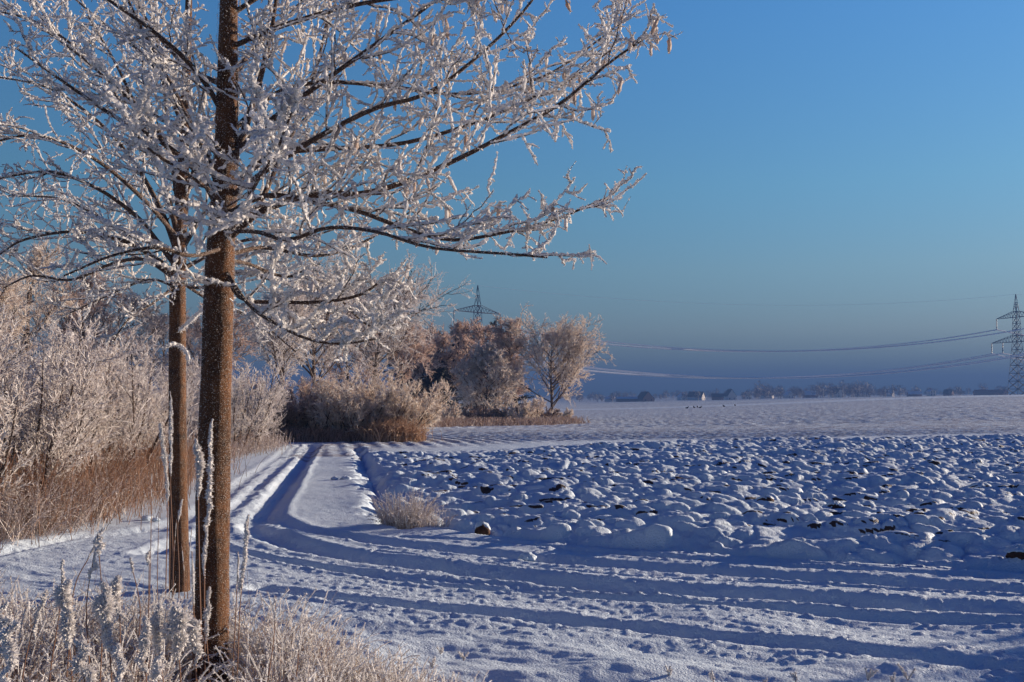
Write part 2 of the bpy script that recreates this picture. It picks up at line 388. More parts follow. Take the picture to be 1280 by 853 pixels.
# ------------------------------------------------------------------ ground sheet
def make_ground():
    half = 36.0
    fine = np.radians(np.linspace(-half, half, 1240)); coarse = np.radians(np.linspace(half, 360 - half, 110)[1:-1])
    az = np.concatenate([fine, coarse])
    r = [.4]
    while r[-1] < 3500:
        q = r[-1]; dr = .3 if q < 3.5 else .022 + .0009 * q if q < 44 else .062 * (q / 44) ** 2.2
        r.append(q + min(dr, 160))
    r = np.array(r)
    A, RR = np.meshgrid(az, r); X = RR * np.sin(A); Y = RR * np.cos(A)
    z = zbase(X, Y); dz, soil = detail(X.ravel(), Y.ravel()); z = z + dz.reshape(X.shape); soil, stub_shade = soil
    n, m = X.shape; idx = np.arange(n * m).reshape(n, m)
    a = idx[:-1]; b = idx[1:]
    F = np.stack([a, np.roll(a, -1, 1), np.roll(b, -1, 1), b], -1).reshape(-1, 4)[:, ::-1]
    V = np.stack([X, Y, z], -1).reshape(-1, 3)
    V2 = np.array([[0, 0, z[0].mean()]]); c = len(V)
    F2 = np.stack([np.full(m, 0), np.arange(m), np.roll(np.arange(m), -1)], -1)
    V = np.concatenate([V, V2]); soil = np.concatenate([soil, [0]]); stub_shade = np.concatenate([stub_shade, [0]])
    me_parts = [(V, F)]
    o = build('snow_ground', me_parts, SNOW, smooth=True, attrs={'soil': soil, 'stubble_shade': stub_shade})
    tag(o, kind='structure'); print('ground rows', n, 'verts', len(V))
make_ground()

# ------------------------------------------------------------------ haze
HZ, hn, hl, hb = newmat('haze_air')
hn.remove(hb)
pv = hn.new('ShaderNodeVolumePrincipled'); pv.inputs['Color'].default_value = (.075, .15, .36, 1); pv.inputs['Density'].default_value = .00070; pv.inputs['Anisotropy'].default_value = 0.1
hl.new(pv.outputs[0], hn['Material Output'].inputs['Volume'])
hz = build('haze', [box((0, 0, 21), (7400, 7400, 80))], HZ); tag(hz, kind='stuff')

# ------------------------------------------------------------------ the two roadside trees
def rime_on(rng, P, per_m, ln, wd, up=.25, coat=None, lumps=None):
    """rime crystals growing off polylines P (n,k,3)"""
    n, k, _ = P.shape
    seg = P[:, 1:] - P[:, :-1]; L = np.linalg.norm(seg, axis=-1).ravel()
    cnt = rng.poisson(L * per_m); i = np.repeat(np.arange(n * (k - 1)), cnt)
    A = P[:, :-1].reshape(-1, 3)[i]; Sg = seg.reshape(-1, 3)[i]
    B = A + Sg * rng.random((len(i), 1)); T = nrm(Sg)
    rv = rng.normal(size=B.shape) + np.array([.1, -.05, up]); U = nrm(rv - (rv * T).sum(-1, keepdims=True) * T)
    D = U + .7 * T * rng.random((len(i), 1))
    ll = ln * (.45 + 1.1 * rng.random(len(i)) ** 1.5)
    return shards(B - U * .001, D, ll, wd * (.6 + .8 * rng.random(len(i))))

def make_limb(rng, tree, path, r0, dens, s=1.0, frost=1.0, leaves=0.0):
    """path (k,3) in tree space.  limb > twigs, rime, leaves"""
    P0 = path[None]; L0 = np.linalg.norm(np.diff(path, axis=0), axis=1).sum()
    R0 = taper(1, P0.shape[1], r0 * 1.2, .005 * s)
    lm = build('limb', [tubes(P0, R0, 7)], LIMB, tree, smooth=True)
    m1 = max(4, int(L0 * 8.6 * dens / s)); b, d, t, pid = kids(rng, P0, m1, .10, .99, .80, .2, .15)
    l1 = L0 * (.42 - .34 * t) * (.5 + .8 * rng.random(len(t))) + .07 * s; l1 = np.minimum(l1, .52 * s); d[:, 2] = np.where(d[:, 2] < 0, d[:, 2] * .15, d[:, 2])
    P1 = grow(rng, b, d, l1, 9, .15, .02, .05); R1 = taper(len(P1), 10, (.0058 - .0026 * t) * s, .0022 * s)
    b, d, t2, pid2 = kids(rng, P1, max(3, int(5.1 * dens)), .12, .99, .95, .3, 0)
    l2 = np.clip(l1[pid2] * (.5 - .25 * t2), .05 * s, .40 * s) * (.5 + .9 * rng.random(len(t2)))
    P2 = grow(rng, b, d, l2, 5, .22, .0, .05); R2 = taper(len(P2), 6, .0028 * s, .0014 * s)
    b, d, t3, _ = kids(rng, P2, 3, .15, 1.0, 1.0, .35)
    l3 = (.025 + .07 * rng.random(len(t3))) * s
    P3 = grow(rng, b, d, l3, 3, .16, .0); R3 = taper(len(P3), 4, .0019 * s, .0011 * s)
    tw = build('twigs', [tubes(P1, R1, 4), tubes(P2, R2, 3), tubes(P3, R3, 3)], LIMB, lm)
    # rime: lumpy sleeves riding on the twigs + crystals
    def sleeve(P, r, keep, sd, off):
        k = rng.random(len(P)) < keep; Q = P[k]
        if not len(Q): return None
        Q = Q + off * np.array([.35, -.1, .9]) * r
        rad = r * (.38 + .85 * rng.random(Q.shape[:2]) ** 1.5); rad[:, 0] *= .3; rad[:, -1] *= .45; Q = Q + r * .25 * rng.normal(size=Q.shape)
        return tubes(Q, rad, sd)
    def dense(P, k):
        i = np.linspace(0, P.shape[1] - 1 - 1e-6, k); j = i.astype(int); f = (i - j)[None, :, None]
        return P[:, j] * (1 - f) + P[:, j + 1] * f
    parts = [sleeve(dense(P1, 44), .0098 * s * frost, .92, 5, .6), sleeve(dense(P2, 24), .0082 * s * frost, .9, 4, .4), sleeve(dense(P3, 8), .0062 * s * frost, .9, 3, .3),
             rime_on(rng, P1, 330 * frost / s, .0145 * s * frost, .0021 * s), rime_on(rng, P2, 320 * frost / s, .012 * s * frost, .0020 * s),
             rime_on(rng, P3, 180 / s, .011 * s, .0028 * s), rime_on(rng, P0, 420 / s, .016 * s, .0035 * s, .6)]
    # a tip cap of crystals at twig ends
    rm = build('rime', parts, RIME, lm)
    if leaves:
        k = rng.random(len(P2)) < leaves * 1.7; E = P2[k][:, 4]; n = len(E)
        if n:
            dd = np.tile([[0, 0, -1.]], (n, 1)) + .22 * rng.normal(size=(n, 3)); dd = nrm(dd); ln = (.045 + .05 * rng.random(n)) * s
            Q = grow(rng, E, dd, ln, 4, .12, -.1)
            prof = np.array([.15, .8, 1, .85, .2]) * .011 * s
            rad = prof[None] * (.7 + .6 * rng.random((n, 5)))
            lf = build('hanging_leaves', [tubes(Q, rad, 5), rime_on(rng, Q, 800 / s, .013 * s, .0035 * s, 0)], LEAF, lm)
    return lm

def make_trunk(tree, path, radii, seed):
    rng = np.random.default_rng(seed); P = spline(path, 150)[None]; Rr = np.interp(np.linspace(0, 1, 150), np.linspace(0, 1, len(radii)), radii)[None]
    V, F = tubes(P, Rr, 28, ref=np.array([[1., 0, 0]]))
    a = np.tile(np.arange(28) / 28 * 2 * np.pi, 150); zz = np.repeat(np.arange(150), 28) / 10.
    nz = fbm(np.cos(a) * 2 + 7 + seed, zz * .8 + np.sin(a) * 2, 3); c = np.repeat(P[0], 28, 0)
    kn = noise(np.cos(a) * 1.5 + seed, zz * 1.9 + np.sin(a) * 1.5 + 5); V = c + (V - c) * (1 + .06 * nz + .10 * np.clip(kn - .42, 0, 1))[:, None]
    t = build('trunk', [(V, F)], BARK, tree, smooth=True)
    return P[0]

def trunk_rime(rng, tree, P, Rr, t0, t1, side, n, ln):
    """frost crust on a trunk"""
    i = rng.uniform(t0, t1, n) * (len(P) - 2); j = i.astype(int); c = P[j] + (P[j + 1] - P[j]) * (i - j)[:, None]
    a = side + .9 * rng.normal(size=n); D = np.stack([np.cos(a), np.sin(a), .3 * rng.normal(size=n)], -1)
    r = np.interp(j, np.linspace(0, len(P) - 1, len(Rr)), Rr)
    return shards(c + nrm(D * [1, 1, 0]) * r[:, None] * .97, D, ln * (.3 + .8 * rng.random(n)), .0016)

def img_path(pts, o, n=26):   # pts: (px, py, depth) -> path in tree space
    return spline([at(*p) - o for p in pts], n)

# tree 1 (near, thick trunk)
rng = np.random.default_rng(11)
D1 = 5.5
b1 = at(262, 880, D1); o1 = np.array([b1[0], b1[1], 0.0])
t1 = empty('roadside_tree', o1); tag(t1, 'nearer roadside tree with thick orange brown trunk and frosted crown over the road', 'tree', 'frosted young trees beside the road')
tp = [(261, 895, D1), (264, 800, D1), (266, 650, D1), (270, 480, D1), (275, 330, D1), (281, 230, D1), (284, 120, D1), (286, 0, D1), (290, -130, D1), (292, -280, D1)]
T1P = make_trunk(t1, [at(*p) - o1 for p in tp], [.106, .093, .088, .083, .077, .068, .058, .047, .034, .012], 3)
L1 = [  # pts, radius, density, frost, leaves
    ([(284, 300, 5.5), (330, 262, 5.35), (400, 243, 5.2), (450, 243, 5.1), (505, 228, 5.0), (570, 200, 4.9), (625, 172, 4.85), (700, 130, 4.8), (760, 80, 4.8), (812, 44, 4.8)], .018, 1.0, 1.0, .14),
    ([(283, 240, 5.5), (340, 195, 5.6), (400, 187, 5.65), (500, 180, 5.7), (590, 155, 5.7), (650, 130, 5.7), (700, 108, 5.7), (765, 62, 5.7)], .015, .95, 1.0, .12),
    ([(284, 250, 5.5), (330, 215, 5.4), (400, 170, 5.2), (468, 136, 5.1), (536, 116, 5.0), (604, 65, 5.0), (658, 10, 5.0), (690, -40, 5.0)], .015, .95, 1.0, .12),
    ([(285, 170, 5.5), (340, 120, 5.6), (400, 103, 5.7), (485, 108, 5.8), (570, 118, 5.9), (640, 108, 6.0), (700, 85, 6.0), (785, 22, 6.0)], .013, .95, 1.0, .14),
    ([(282, 270, 5.5), (330, 245, 5.25), (390, 252, 5.1), (450, 265, 5.0), (500, 284, 4.95), (560, 300, 4.9), (620, 293, 4.9), (690, 276, 4.9), (762, 246, 4.9)], .014, .85, 1.0, .10),
    ([(280, 330, 5.5), (300, 372, 5.4), (350, 378, 5.3), (410, 377, 5.2), (452, 368, 5.15), (477, 352, 5.1), (503, 348, 5.1)], .011, .9, 1.25, .03),
    ([(280, 335, 5.5), (310, 380, 5.2), (345, 405, 5.0), (385, 424, 4.9), (425, 430, 4.85), (470, 424, 4.8)], .009, .8, 1.45, 0),
    ([(285, 220, 5.5), (310, 150, 5.5), (330, 80, 5.5), (345, 0, 5.5), (352, -120, 5.5)], .020, .8, 1.0, .02),
    ([(286, 200, 5.5), (340, 150, 5.3), (400, 105, 5.2), (460, 62, 5.1), (545, 0, 5.0), (600, -50, 5.0)], .016, .8, 1.0, .05),
    ([(284, 260, 5.5), (318, 262, 5.7), (350, 200, 6.0), (385, 120, 6.2), (410, 20, 6.3), (420, -80, 6.3)], .017, .8, 1.0, .05),
    ([(286, 60, 5.5), (360, 30, 5.4), (450, 5, 5.3), (560, -10, 5.2), (680, -25, 5.2), (800, -20, 5.2)], .013, 1.0, 1.0, .12),
    ([(286, 20, 5.5), (350, -20, 5.5), (430, -60, 5.4), (520, -100, 5.4), (620, -130, 5.4)], .013, .8, 1.0, .05),
    ([(280, 275, 5.5), (250, 220, 5.4), (205, 180, 5.2), (150, 150, 5.0), (90, 110, 4.9), (20, 60, 4.8)], .016, .9, 1.0, .0),
    ([(281, 250, 5.5), (255, 190, 5.6), (225, 130, 5.7), (195, 70, 5.9), (160, 0, 6.0), (140, -60, 6.0)], .018, .8, 1.0, .0),
    ([(284, 150, 5.5), (250, 95, 5.4), (205, 50, 5.2), (150, 10, 5.1), (90, -30, 5.0)], .015, .9, 1.0, .0),
    ([(283, 200, 5.5), (240, 170, 5.8), (170, 130, 6.1), (100, 70, 6.3), (30, 20, 6.5)], .014, .9, 1.0, .0),
    ([(281, 290, 5.5), (320, 290, 5.0), (360, 300, 4.7), (410, 285, 4.5), (470, 290, 4.4), (540, 310, 4.4), (640, 318, 4.4), (684, 322, 4.4)], .010, .55, 1.0, .05),
    ([(280, 310, 5.5), (240, 320, 5.1), (195, 310, 4.9), (140, 320, 4.8), (80, 345, 4.8)], .010, .7, 1.2, .0),
    ([(282, 300, 5.5), (300, 270, 4.9), (320, 230, 4.5), (345, 190, 4.2), (365, 140, 4.1)], .009, .9, 1.5, .0),
    ([(283, 280, 5.5), (275, 250, 5.0), (230, 215, 4.7), (180, 180, 4.5), (140, 110, 4.4)], .009, .8, 1.4, .0),
    ([(281, 320, 5.5), (330, 310, 5.8), (400, 320, 6.1), (460, 300, 6.3), (520, 260, 6.4)], .012, .9, 1.1, .0),
    ([(281, 325, 5.5), (310, 330, 5.8), (350, 345, 6.1), (400, 350, 6.2), (450, 400, 6.3), (480, 415, 6.4)], .010, .9, 1.3, .0),
    ([(285, 100, 5.5), (320, 60, 5.9), (370, 10, 6.2), (420, -60, 6.4)], .014, .9, 1.0, .0),
    ([(285, 110, 5.5), (230, 80, 5.9), (180, 20, 6.2), (140, -60, 6.4)], .014, .9, 1.0, .0),
]
for pts, r, dn, fr, lv in L1: make_limb(rng, t1, img_path(pts, o1), r, dn, 1.0, fr, lv)
for k in range(7):   # upper crown, above the frame
    a = k * 2.4; z0 = 3.9 + .25 * k; st = np.array([T1P[-20, 0], T1P[-20, 1], z0])
    P = grow(rng, st[None], np.array([[cos(a), sin(a), .8]]), 1.3 - .08 * k, 18, .05, .02)[0]
    make_limb(rng, t1, P, .012, .6, 1.3, 1.0, 0)
rr = [.098, .094, .088, .082, .072, .062, .050, .036]
build('trunk_rime', [trunk_rime(rng, t1, T1P, rr, .02, .8, a, n, .012) for a, n in ((0.2, 2600), (math.pi * .98, 2200), (-1.2, 900))], RIME, t1)

# tree 2 (behind, thinner)
D2 = 8.6
b2 = at(224, 740, D2); o2 = np.array([b2[0], b2[1], 0.0])
t2 = empty('roadside_tree', o2); tag(t2, 'slimmer frosted tree standing just behind and left of the thick orange brown trunk', 'tree', 'frosted young trees beside the road')
tp = [(225, 760, D2), (223, 640, D2), (222, 500, D2), (222, 380, D2), (224, 310, D2), (228, 230, D2), (232, 120, D2), (236, 0, D2), (238, -120, D2)]
T2P = make_trunk(t2, [at(*p) - o2 for p in tp], [.088, .077, .072, .068, .060, .051, .040, .029, .013], 8)
rng = np.random.default_rng(23)
L2 = [
    ([(222, 345, 8.6), (190, 320, 8.5), (150, 300, 8.3), (90, 290, 8.1), (30, 300, 8.0), (0, 318, 8.0)], .020),
    ([(222, 335, 8.6), (195, 300, 8.5), (170, 270, 8.4), (120, 235, 8.2), (60, 215, 8.0), (-10, 225, 7.9)], .022),
    ([(222, 350, 8.6), (180, 325, 8.8), (140, 330, 9.0), (90, 350, 9.0), (40, 345, 9.0), (5, 360, 9.0)], .017),
    ([(223, 320, 8.6), (200, 260, 8.6), (165, 200, 8.7), (120, 150, 8.8), (60, 110, 9.0), (-10, 95, 9.0)], .022),
    ([(224, 300, 8.6), (205, 230, 8.4), (180, 160, 8.2), (150, 90, 8.0), (110, 20, 8.0)], .022),
    ([(226, 280, 8.6), (215, 200, 8.7), (205, 110, 8.9), (190, 10, 9.0), (180, -60, 9.0)], .020),
    ([(222, 340, 8.6), (260, 320, 8.8), (310, 300, 9.0), (370, 300, 9.2), (440, 280, 9.4)], .018),
    ([(223, 320, 8.6), (260, 260, 8.7), (310, 210, 8.9), (370, 160, 9.0), (430, 90, 9.2)], .020),
    ([(226, 260, 8.6), (255, 180, 8.5), (290, 110, 8.4), (330, 30, 8.4)], .018),
    ([(222, 350, 8.6), (250, 360, 8.2), (300, 340, 7.8), (345, 350, 7.6), (400, 330, 7.5)], .014),
    ([(222, 355, 8.6), (190, 380, 8.3), (160, 400, 8.1), (140, 430, 8.0)], .010),
    ([(224, 300, 8.6), (180, 250, 8.0), (120, 200, 7.6), (50, 170, 7.3), (-20, 180, 7.2)], .018),
    ([(228, 220, 8.6), (180, 140, 8.4), (120, 80, 8.3), (50, 30, 8.2), (-20, 10, 8.2)], .018),
    ([(222, 360, 8.6), (185, 350, 8.9), (130, 372, 9.2), (80, 395, 9.3)], .010),
    ([(222, 348, 8.6), (150, 290, 9.4), (80, 250, 10.0), (10, 245, 10.3)], .016),
    ([(230, 160, 8.6), (190, 80, 9.0), (130, 30, 9.2), (60, -30, 9.4)], .016),
    ([(222, 350, 8.6), (270, 380, 8.9), (320, 400, 9.2), (370, 440, 9.3)], .012),
]
for pts, r in L2: make_limb(rng, t2, img_path(pts, o2), r, .95, 1.35, .85, 0)
for k in range(5):
    a = k * 2.4 + 1; st = np.array([T2P[-16, 0], T2P[-16, 1], 5.3 + .25 * k])
    P = grow(rng, st[None], np.array([[cos(a), sin(a), .9]]), 1.5 - .1 * k, 18, .05, .02)[0]
    make_limb(rng, t2, P, .014, .6, 1.6, 1.0, 0)
rr = [.077, .072, .068, .060, .051, .040]
build('trunk_rime', [trunk_rime(rng, t2, T2P, rr, .02, .8, a, n, .015) for a, n in ((0.2, 1500), (math.pi * .98, 1500))], RIME, t2)
# short frosted twig stubs on the lower trunks
for tr, o, pts in ((t2, o2, [(221, 432, 8.5), (214, 431, 8.4), (203, 437, 8.35)]), (t2, o2, [(224, 432, 8.5), (232, 440, 8.35), (236, 452, 8.3)]), (t2, o2, [(224, 415, 8.5), (245, 395, 8.2), (262, 382, 8.0)])):
    P = img_path(pts, o, 14)[None]
    s = build('stub_twig', [tubes(P, taper(1, 14, .008, .004), 5)], LIMB, tr); build('rime', [tubes(P + [0, 0, .006], .014 * (.5 + rng.random((1, 14))), 6), rime_on(rng, P, 900, .028, .005)], RIME, s)

# ------------------------------------------------------------------ generic frosted trees and shrubs
def wild_tree(name, rng, H, crown0, spread, twm, nl=18, m2=9, m3=7, m4=8, tw=(.35, .02), ang=.95, lean=0, round_=1.0, bark=None, droop=0.02, kind='round', tri=True):
    """Empty > trunk, branches, twigs.  local space, base at the origin"""
    t = empty(name, (0, 0, 0)); bark = bark or FARBARK
    T = grow(rng, np.zeros((1, 3)), np.array([[lean, 0, 1.]]), H * .93, 12, .035, .03)
    build('trunk', [tubes(T, taper(1, 13, H * .020, H * .003), 8)], bark, t, smooth=True)
    b, d, tt, _ = kids(rng, T, nl, crown0, .99, ang, .12, .35)
    q = (tt - crown0) / (1 - crown0)
    prof = {'round': np.sqrt(np.clip(1 - (1.65 * q - .62) ** 2, .08, 1)), 'cone': 1.05 - .85 * q, 'column': .75 + .25 * np.sin(q * 3.1)}[kind]
    L = spread * prof * (.75 + .5 * rng.random(len(tt)))
    P1 = grow(rng, b, d, L, 8, .09, .06, .03)
    b, d, t2_, p2 = kids(rng, P1, m2, .18, .99, .75, .2); l2 = L[p2] * (.55 - .3 * t2_) * (.6 + .7 * rng.random(len(t2_)))
    P2 = grow(rng, b, d, l2, 5, .12, .04, droop)
    b, d, t3_, p3 = kids(rng, P2, m3, .15, .99, .8, .25); l3 = np.clip(l2[p3] * .5, .15, 1.2) * (.5 + .8 * rng.random(len(t3_)))
    P3 = grow(rng, b, d, l3, 3, .14, .02)
    build('branches', [tubes(P1, taper(len(P1), 9, H * .0075 * (1.2 - .7 * tt), H * .0018), 5), tubes(P2, taper(len(P2), 6, H * .0025, H * .001), 3)], bark, t)
    b, d, _, _ = kids(rng, P3, m4, .05, 1.0, .75, .3); n = len(b)
    build('twigs', [tubes(P3, taper(len(P3), 4, tw[1] * .9, tw[1] * .5), 3), shards(b, d + [0, 0, droop], tw[0] * (.4 + .9 * rng.random(n)), tw[1] * (.7 + .6 * rng.random(n)))], twm, t)
    return t

def shrub(name, rng, H, spread, twm, ns=16, m1=10, m2=8, m3=6, tw=(.10, .008), bark=None, up=.08, fan=.5):
    """many stems from the ground.  Empty > stems, twigs"""
    t = empty(name, (0, 0, 0)); bark = bark or FARBARK
    a = rng.random(ns) * 2 * np.pi; r = spread * .3 * np.sqrt(rng.random(ns)); st = np.stack([np.cos(a) * r, np.sin(a) * r, 0 * a], -1)
    d = np.stack([np.cos(a) * fan, np.sin(a) * fan, np.ones(ns)], -1) + .15 * rng.normal(size=(ns, 3))
    L = H * (.6 + .45 * rng.random(ns)); P0 = grow(rng, st, d, L, 9, .07, up)
    b, d, t1_, p1 = kids(rng, P0, m1, .12, .99, .6, .2); l1 = L[p1] * (.36 - .2 * t1_) * (.6 + .7 * rng.random(len(t1_)))
    P1 = grow(rng, b, d, l1, 5, .10, .08)
    b, d, t2_, p2 = kids(rng, P1, m2, .1, .99, .65, .25); l2 = np.clip(l1[p2] * .42, .05, .5) * (.5 + .8 * rng.random(len(t2_)))
    P2 = grow(rng, b, d, l2, 3, .13, .05)
    build('stems', [tubes(P0, taper(ns, 10, .018 + .006 * H, .005), 5), tubes(P1, taper(len(P1), 6, .007, .003), 3)], bark, t)
    b, d, _, _ = kids(rng, P2, m3, .0, 1.0, .75, .3); n = len(b)
    b1, d1, _, _ = kids(rng, P1, 14, .0, 1.0, .8, .3); b = np.concatenate([b, b1]); d = np.concatenate([d, d1]); n = len(b)
    build('twigs', [tubes(P2, taper(len(P2), 4, tw[1] * .8, tw[1] * .6), 3), shards(b, d, tw[0] * (.4 + .9 * rng.random(n)), tw[1] * (.7 + .6 * rng.random(n)))], twm, t)
    return t

def fit(t, H):
    me = [c for c in t.children if c.name.startswith('twigs')][0].data; a = np.empty(len(me.vertices) * 3, np.float32); me.vertices.foreach_get('co', a)
    k = H / np.quantile(a[2::3], .9985); t.scale = (k,) * 3
def put(o, px, d, sink=.05):
    x, y = ground_xy(px, d); o.location = (x, y, zg(x, y) - sink); return o
def sz(ytop, px, d):  # height so the top shows at row ytop
    x, y = ground_xy(px, d); return at(px, ytop, d)[2] - zg(x, y)

R0 = np.random.default_rng
# --- left roadside thicket
protoA = shrub('frosted_sapling', R0(31), 3.0, 1.2, WHITETW, 9, 15, 8, 6, (.09, .0085), fan=.16)
protoB = shrub('frosted_sapling', R0(32), 3.0, 1.6, mat_rime('light_tan_twig', (.70, .62, .57), (.95, .93, .91), .6), 11, 13, 8, 6, (.09, .0085), fan=.30)
protoC = shrub('frosted_sapling', R0(33), 2.8, 1.8, WHITETW, 12, 12, 8, 6, (.095, .0085), fan=.45)
GS = 'frosted saplings in the thicket left of the road'
TH = [  # px, d, top row, proto, label
    (-70, 11.6, 380, 'B', 'tan frosted sapling cut by the left edge of the photo'),
    (18, 13.0, 352, 'A', 'tall upright white frosted sapling at the far left, rising above its neighbours'),
    (45, 14.2, 400, 'C', 'wide white frosted sapling with a dark stem, second from the left edge'),
    (85, 15.2, 395, 'B', 'tan frosted sapling standing behind the brown reeds, left of the dark thin stems'),
    (118, 16.4, 402, 'A', 'narrow white sapling in the middle of the left thicket'),
    (142, 17.6, 425, 'C', 'spreading white sapling at the right half of the left thicket'),
    (166, 18.6, 440, 'B', 'tan sapling just left of the thin grey fence posts'),
    (192, 20.4, 440, 'A', 'white sapling directly behind the slim tree trunk'),
    (212, 22.5, 455, 'C', 'white sapling seen between the two roadside trunks'),
    (-20, 16.0, 380, 'B', 'tan frosted sapling in the second row at the left edge'),
    (70, 18.0, 410, 'C', 'white sapling in the second row behind the tan one'),
    (105, 20.0, 430, 'B', 'tan sapling in the second row under the grey far trees'),
    (155, 22.0, 455, 'A', 'thin white sapling in the second row left of the slim trunk'),
    (246, 27.0, 462, 'C', 'white sapling showing in the gap left of the thick trunk'),
    (296, 28.0, 440, 'C', 'pale white sapling immediately right of the thick trunk at the bend of the track'),
    (313, 31.0, 462, 'C', 'low white sapling beside the dark bush where the track disappears'),
    (268, 33.0, 450, 'B', 'tan sapling hidden partly by the thick trunk')]
used = {}; rg = R0(77)
protos = {'A': (protoA, 3.3), 'B': (protoB, 3.3), 'C': (protoC, 2.9)}
for px, d, yt, k, lab in TH:
    p, h0 = protos[k]; x, y = ground_xy(px, d); sc_ = max(.5, sz(yt, px, d) / h0)
    if k not in used: used[k] = 1; o = p; o.location = (x, y, zg(x, y) - .05); o.scale = (sc_,) * 3; o.rotation_euler = (0, 0, rg.random() * 6); o['label'] = lab
    else: o = copy_thing(p, (x, y, zg(x, y) - .05), rg.random() * 6, sc_, lab)
    o['category'] = 'sapling'; o['group'] = GS

def grass_patch(name, rng, bases, H, mat, r=.003, k=5, lean=.25, sh=0.0, shl=.012, droop=-.12, z=None, jit=.5):
    n = len(bases); d = np.stack([lean * rng.normal(size=n), lean * rng.normal(size=n), np.ones(n)], -1)
    L = H * (1 - jit + jit * 1.3 * rng.random(n))
    P = grow(rng, bases, d, L, k, .09, .05, droop)
    parts = [tubes(P, taper(n, k + 1, r, r * .35), 3)]
    if sh: parts.append(rime_on(rng, P[:, 1:], sh, shl, r * .9))
    return build(name, parts, mat)
def strip(rng, P, n, w0):     # points scattered about a ground polyline
    q = spline(P, 80); i = rng.integers(0, 80, n); b = q[i] + w0 * rng.normal(size=(n, 2))
    return np.stack([b[:, 0], b[:, 1], zbase(b[:, 0], b[:, 1]) - .02], -1)
rg = R0(41)
B = strip(rg, np.array([ground_xy(-80, 12.0), ground_xy(40, 13.4), ground_xy(110, 15.6), ground_xy(170, 18.2), ground_xy(205, 21.0)]), 6000, .6)
o = grass_patch('tall_dry_grass', rg, B, .86, DRYGR, .0042, 6, .20, 8, .022, droop=-.16, jit=.75); tag(o, kind='stuff')
B = strip(rg, np.array([ground_xy(-60, 11.2), ground_xy(40, 12.6), ground_xy(110, 14.7), ground_xy(160, 17.2), ground_xy(205, 20.2)]), 6500, .34)
o = grass_patch('frosted_verge_grass', rg, B, .62, RIMEGR, .0045, 6, .45, 26, .025, droop=-.3, jit=.8); tag(o, kind='stuff')
B = strip(rg, np.array([ground_xy(215, 23.0), ground_xy(260, 26), ground_xy(300, 29), ground_xy(318, 32)]), 3500, .5)
o = grass_patch('frosted_verge_grass', rg, B, .5, RIMEGR, .008, 4, .3, 10, .05); tag(o, kind='stuff')

# wooden posts in the thicket
pg = 'weathered posts at the edge of the left thicket'
WOOD = mat_bark('post_wood', (.10, .06, .04), (.28, .17, .11), .62)
for px, d, h, lab in ((183, 18.2, .78, 'grey brown wooden post, leftmost of three beside the slim tree trunk'), (188, 18.3, .76, 'grey brown wooden post, middle one of three beside the slim tree trunk'), (193, 18.1, .72, 'grey brown wooden post, rightmost of three beside the slim tree trunk')):
    x, y = ground_xy(px, d); t = empty('fence_post', (x, y, zg(x, y) - .05)); tag(t, lab, 'post', pg)
    P = grow(rg, np.zeros((1, 3)), np.array([[.02, 0, 1.]]), h, 5, .01, 0)
    build('post', [tubes(P, taper(1, 6, .034, .030), 9)], WOOD, t, smooth=True)
    n = 160; a = rg.random(n) * 6.28; rr_ = .03 * np.sqrt(rg.random(n)); tpz = P[0, -1]
    build('snow_cap', [shards(np.stack([tpz[0] + np.cos(a) * rr_, tpz[1] + np.sin(a) * rr_, np.full(n, tpz[2] - .006)], -1), np.stack([np.cos(a) * .4, np.sin(a) * .4, np.ones(n)], -1), .03 * (.5 + rg.random(n)), .010)], RIME, t)

# --- taller trees behind, left
def wt(px, d, yt, lab, seed, cat='tree', grp=None, name='frosted_tree', **kw):
    H = sz(yt, px, d); o = wild_tree(name, R0(seed), H, twm=kw.pop('mat', PINKTW), **kw)
    fit(o, H); put(o, px, d); tag(o, lab, cat, grp); return o
GB = 'frosted trees behind the left thicket'
wt(35, 38, 300, 'tall tan frosted tree behind the far left saplings', 51, grp=GB, crown0=.2, spread=2.6, mat=TANTW, nl=22, m2=9, m3=7, m4=8, tw=(.22, .012))
wt(105, 42, 335, 'tan frosted tree behind the left thicket, right of the tallest one', 52, grp=GB, crown0=.2, spread=2.4, mat=PINKTW, nl=20, m2=9, m3=7, m4=8, tw=(.22, .012))
wt(-25, 34, 325, 'tan frosted tree cut by the left edge of the photo, behind the saplings', 53, grp=GB, crown0=.2, spread=2.4, mat=TANTW, nl=18, m2=9, m3=6, m4=8, tw=(.22, .012))
wt(150, 70, 365, 'grey frosted tree far behind the middle of the left thicket', 54, grp=GB, crown0=.15, spread=3.6, mat=GREYTW, nl=22, m2=9, m3=6, m4=7, tw=(.35, .02))
wt(200, 78, 385, 'grey frosted tree far behind the slim roadside trunk', 55, grp=GB, crown0=.15, spread=3.8, mat=GREYTW, nl=22, m2=9, m3=6, m4=7, tw=(.35, .02))
wt(85, 82, 360, 'grey frosted tree showing faintly above the tan saplings', 56, grp=GB, crown0=.15, spread=3.8, mat=GREYTW, nl=20, m2=9, m3=6, m4=7, tw=(.35, .02))
wt(262, 60, 380, 'frosted tree far behind, seen between the two roadside trunks', 57, grp=GB, crown0=.15, spread=3.0, mat=PINKTW, nl=20, m2=9, m3=6, m4=7, tw=(.3, .018))

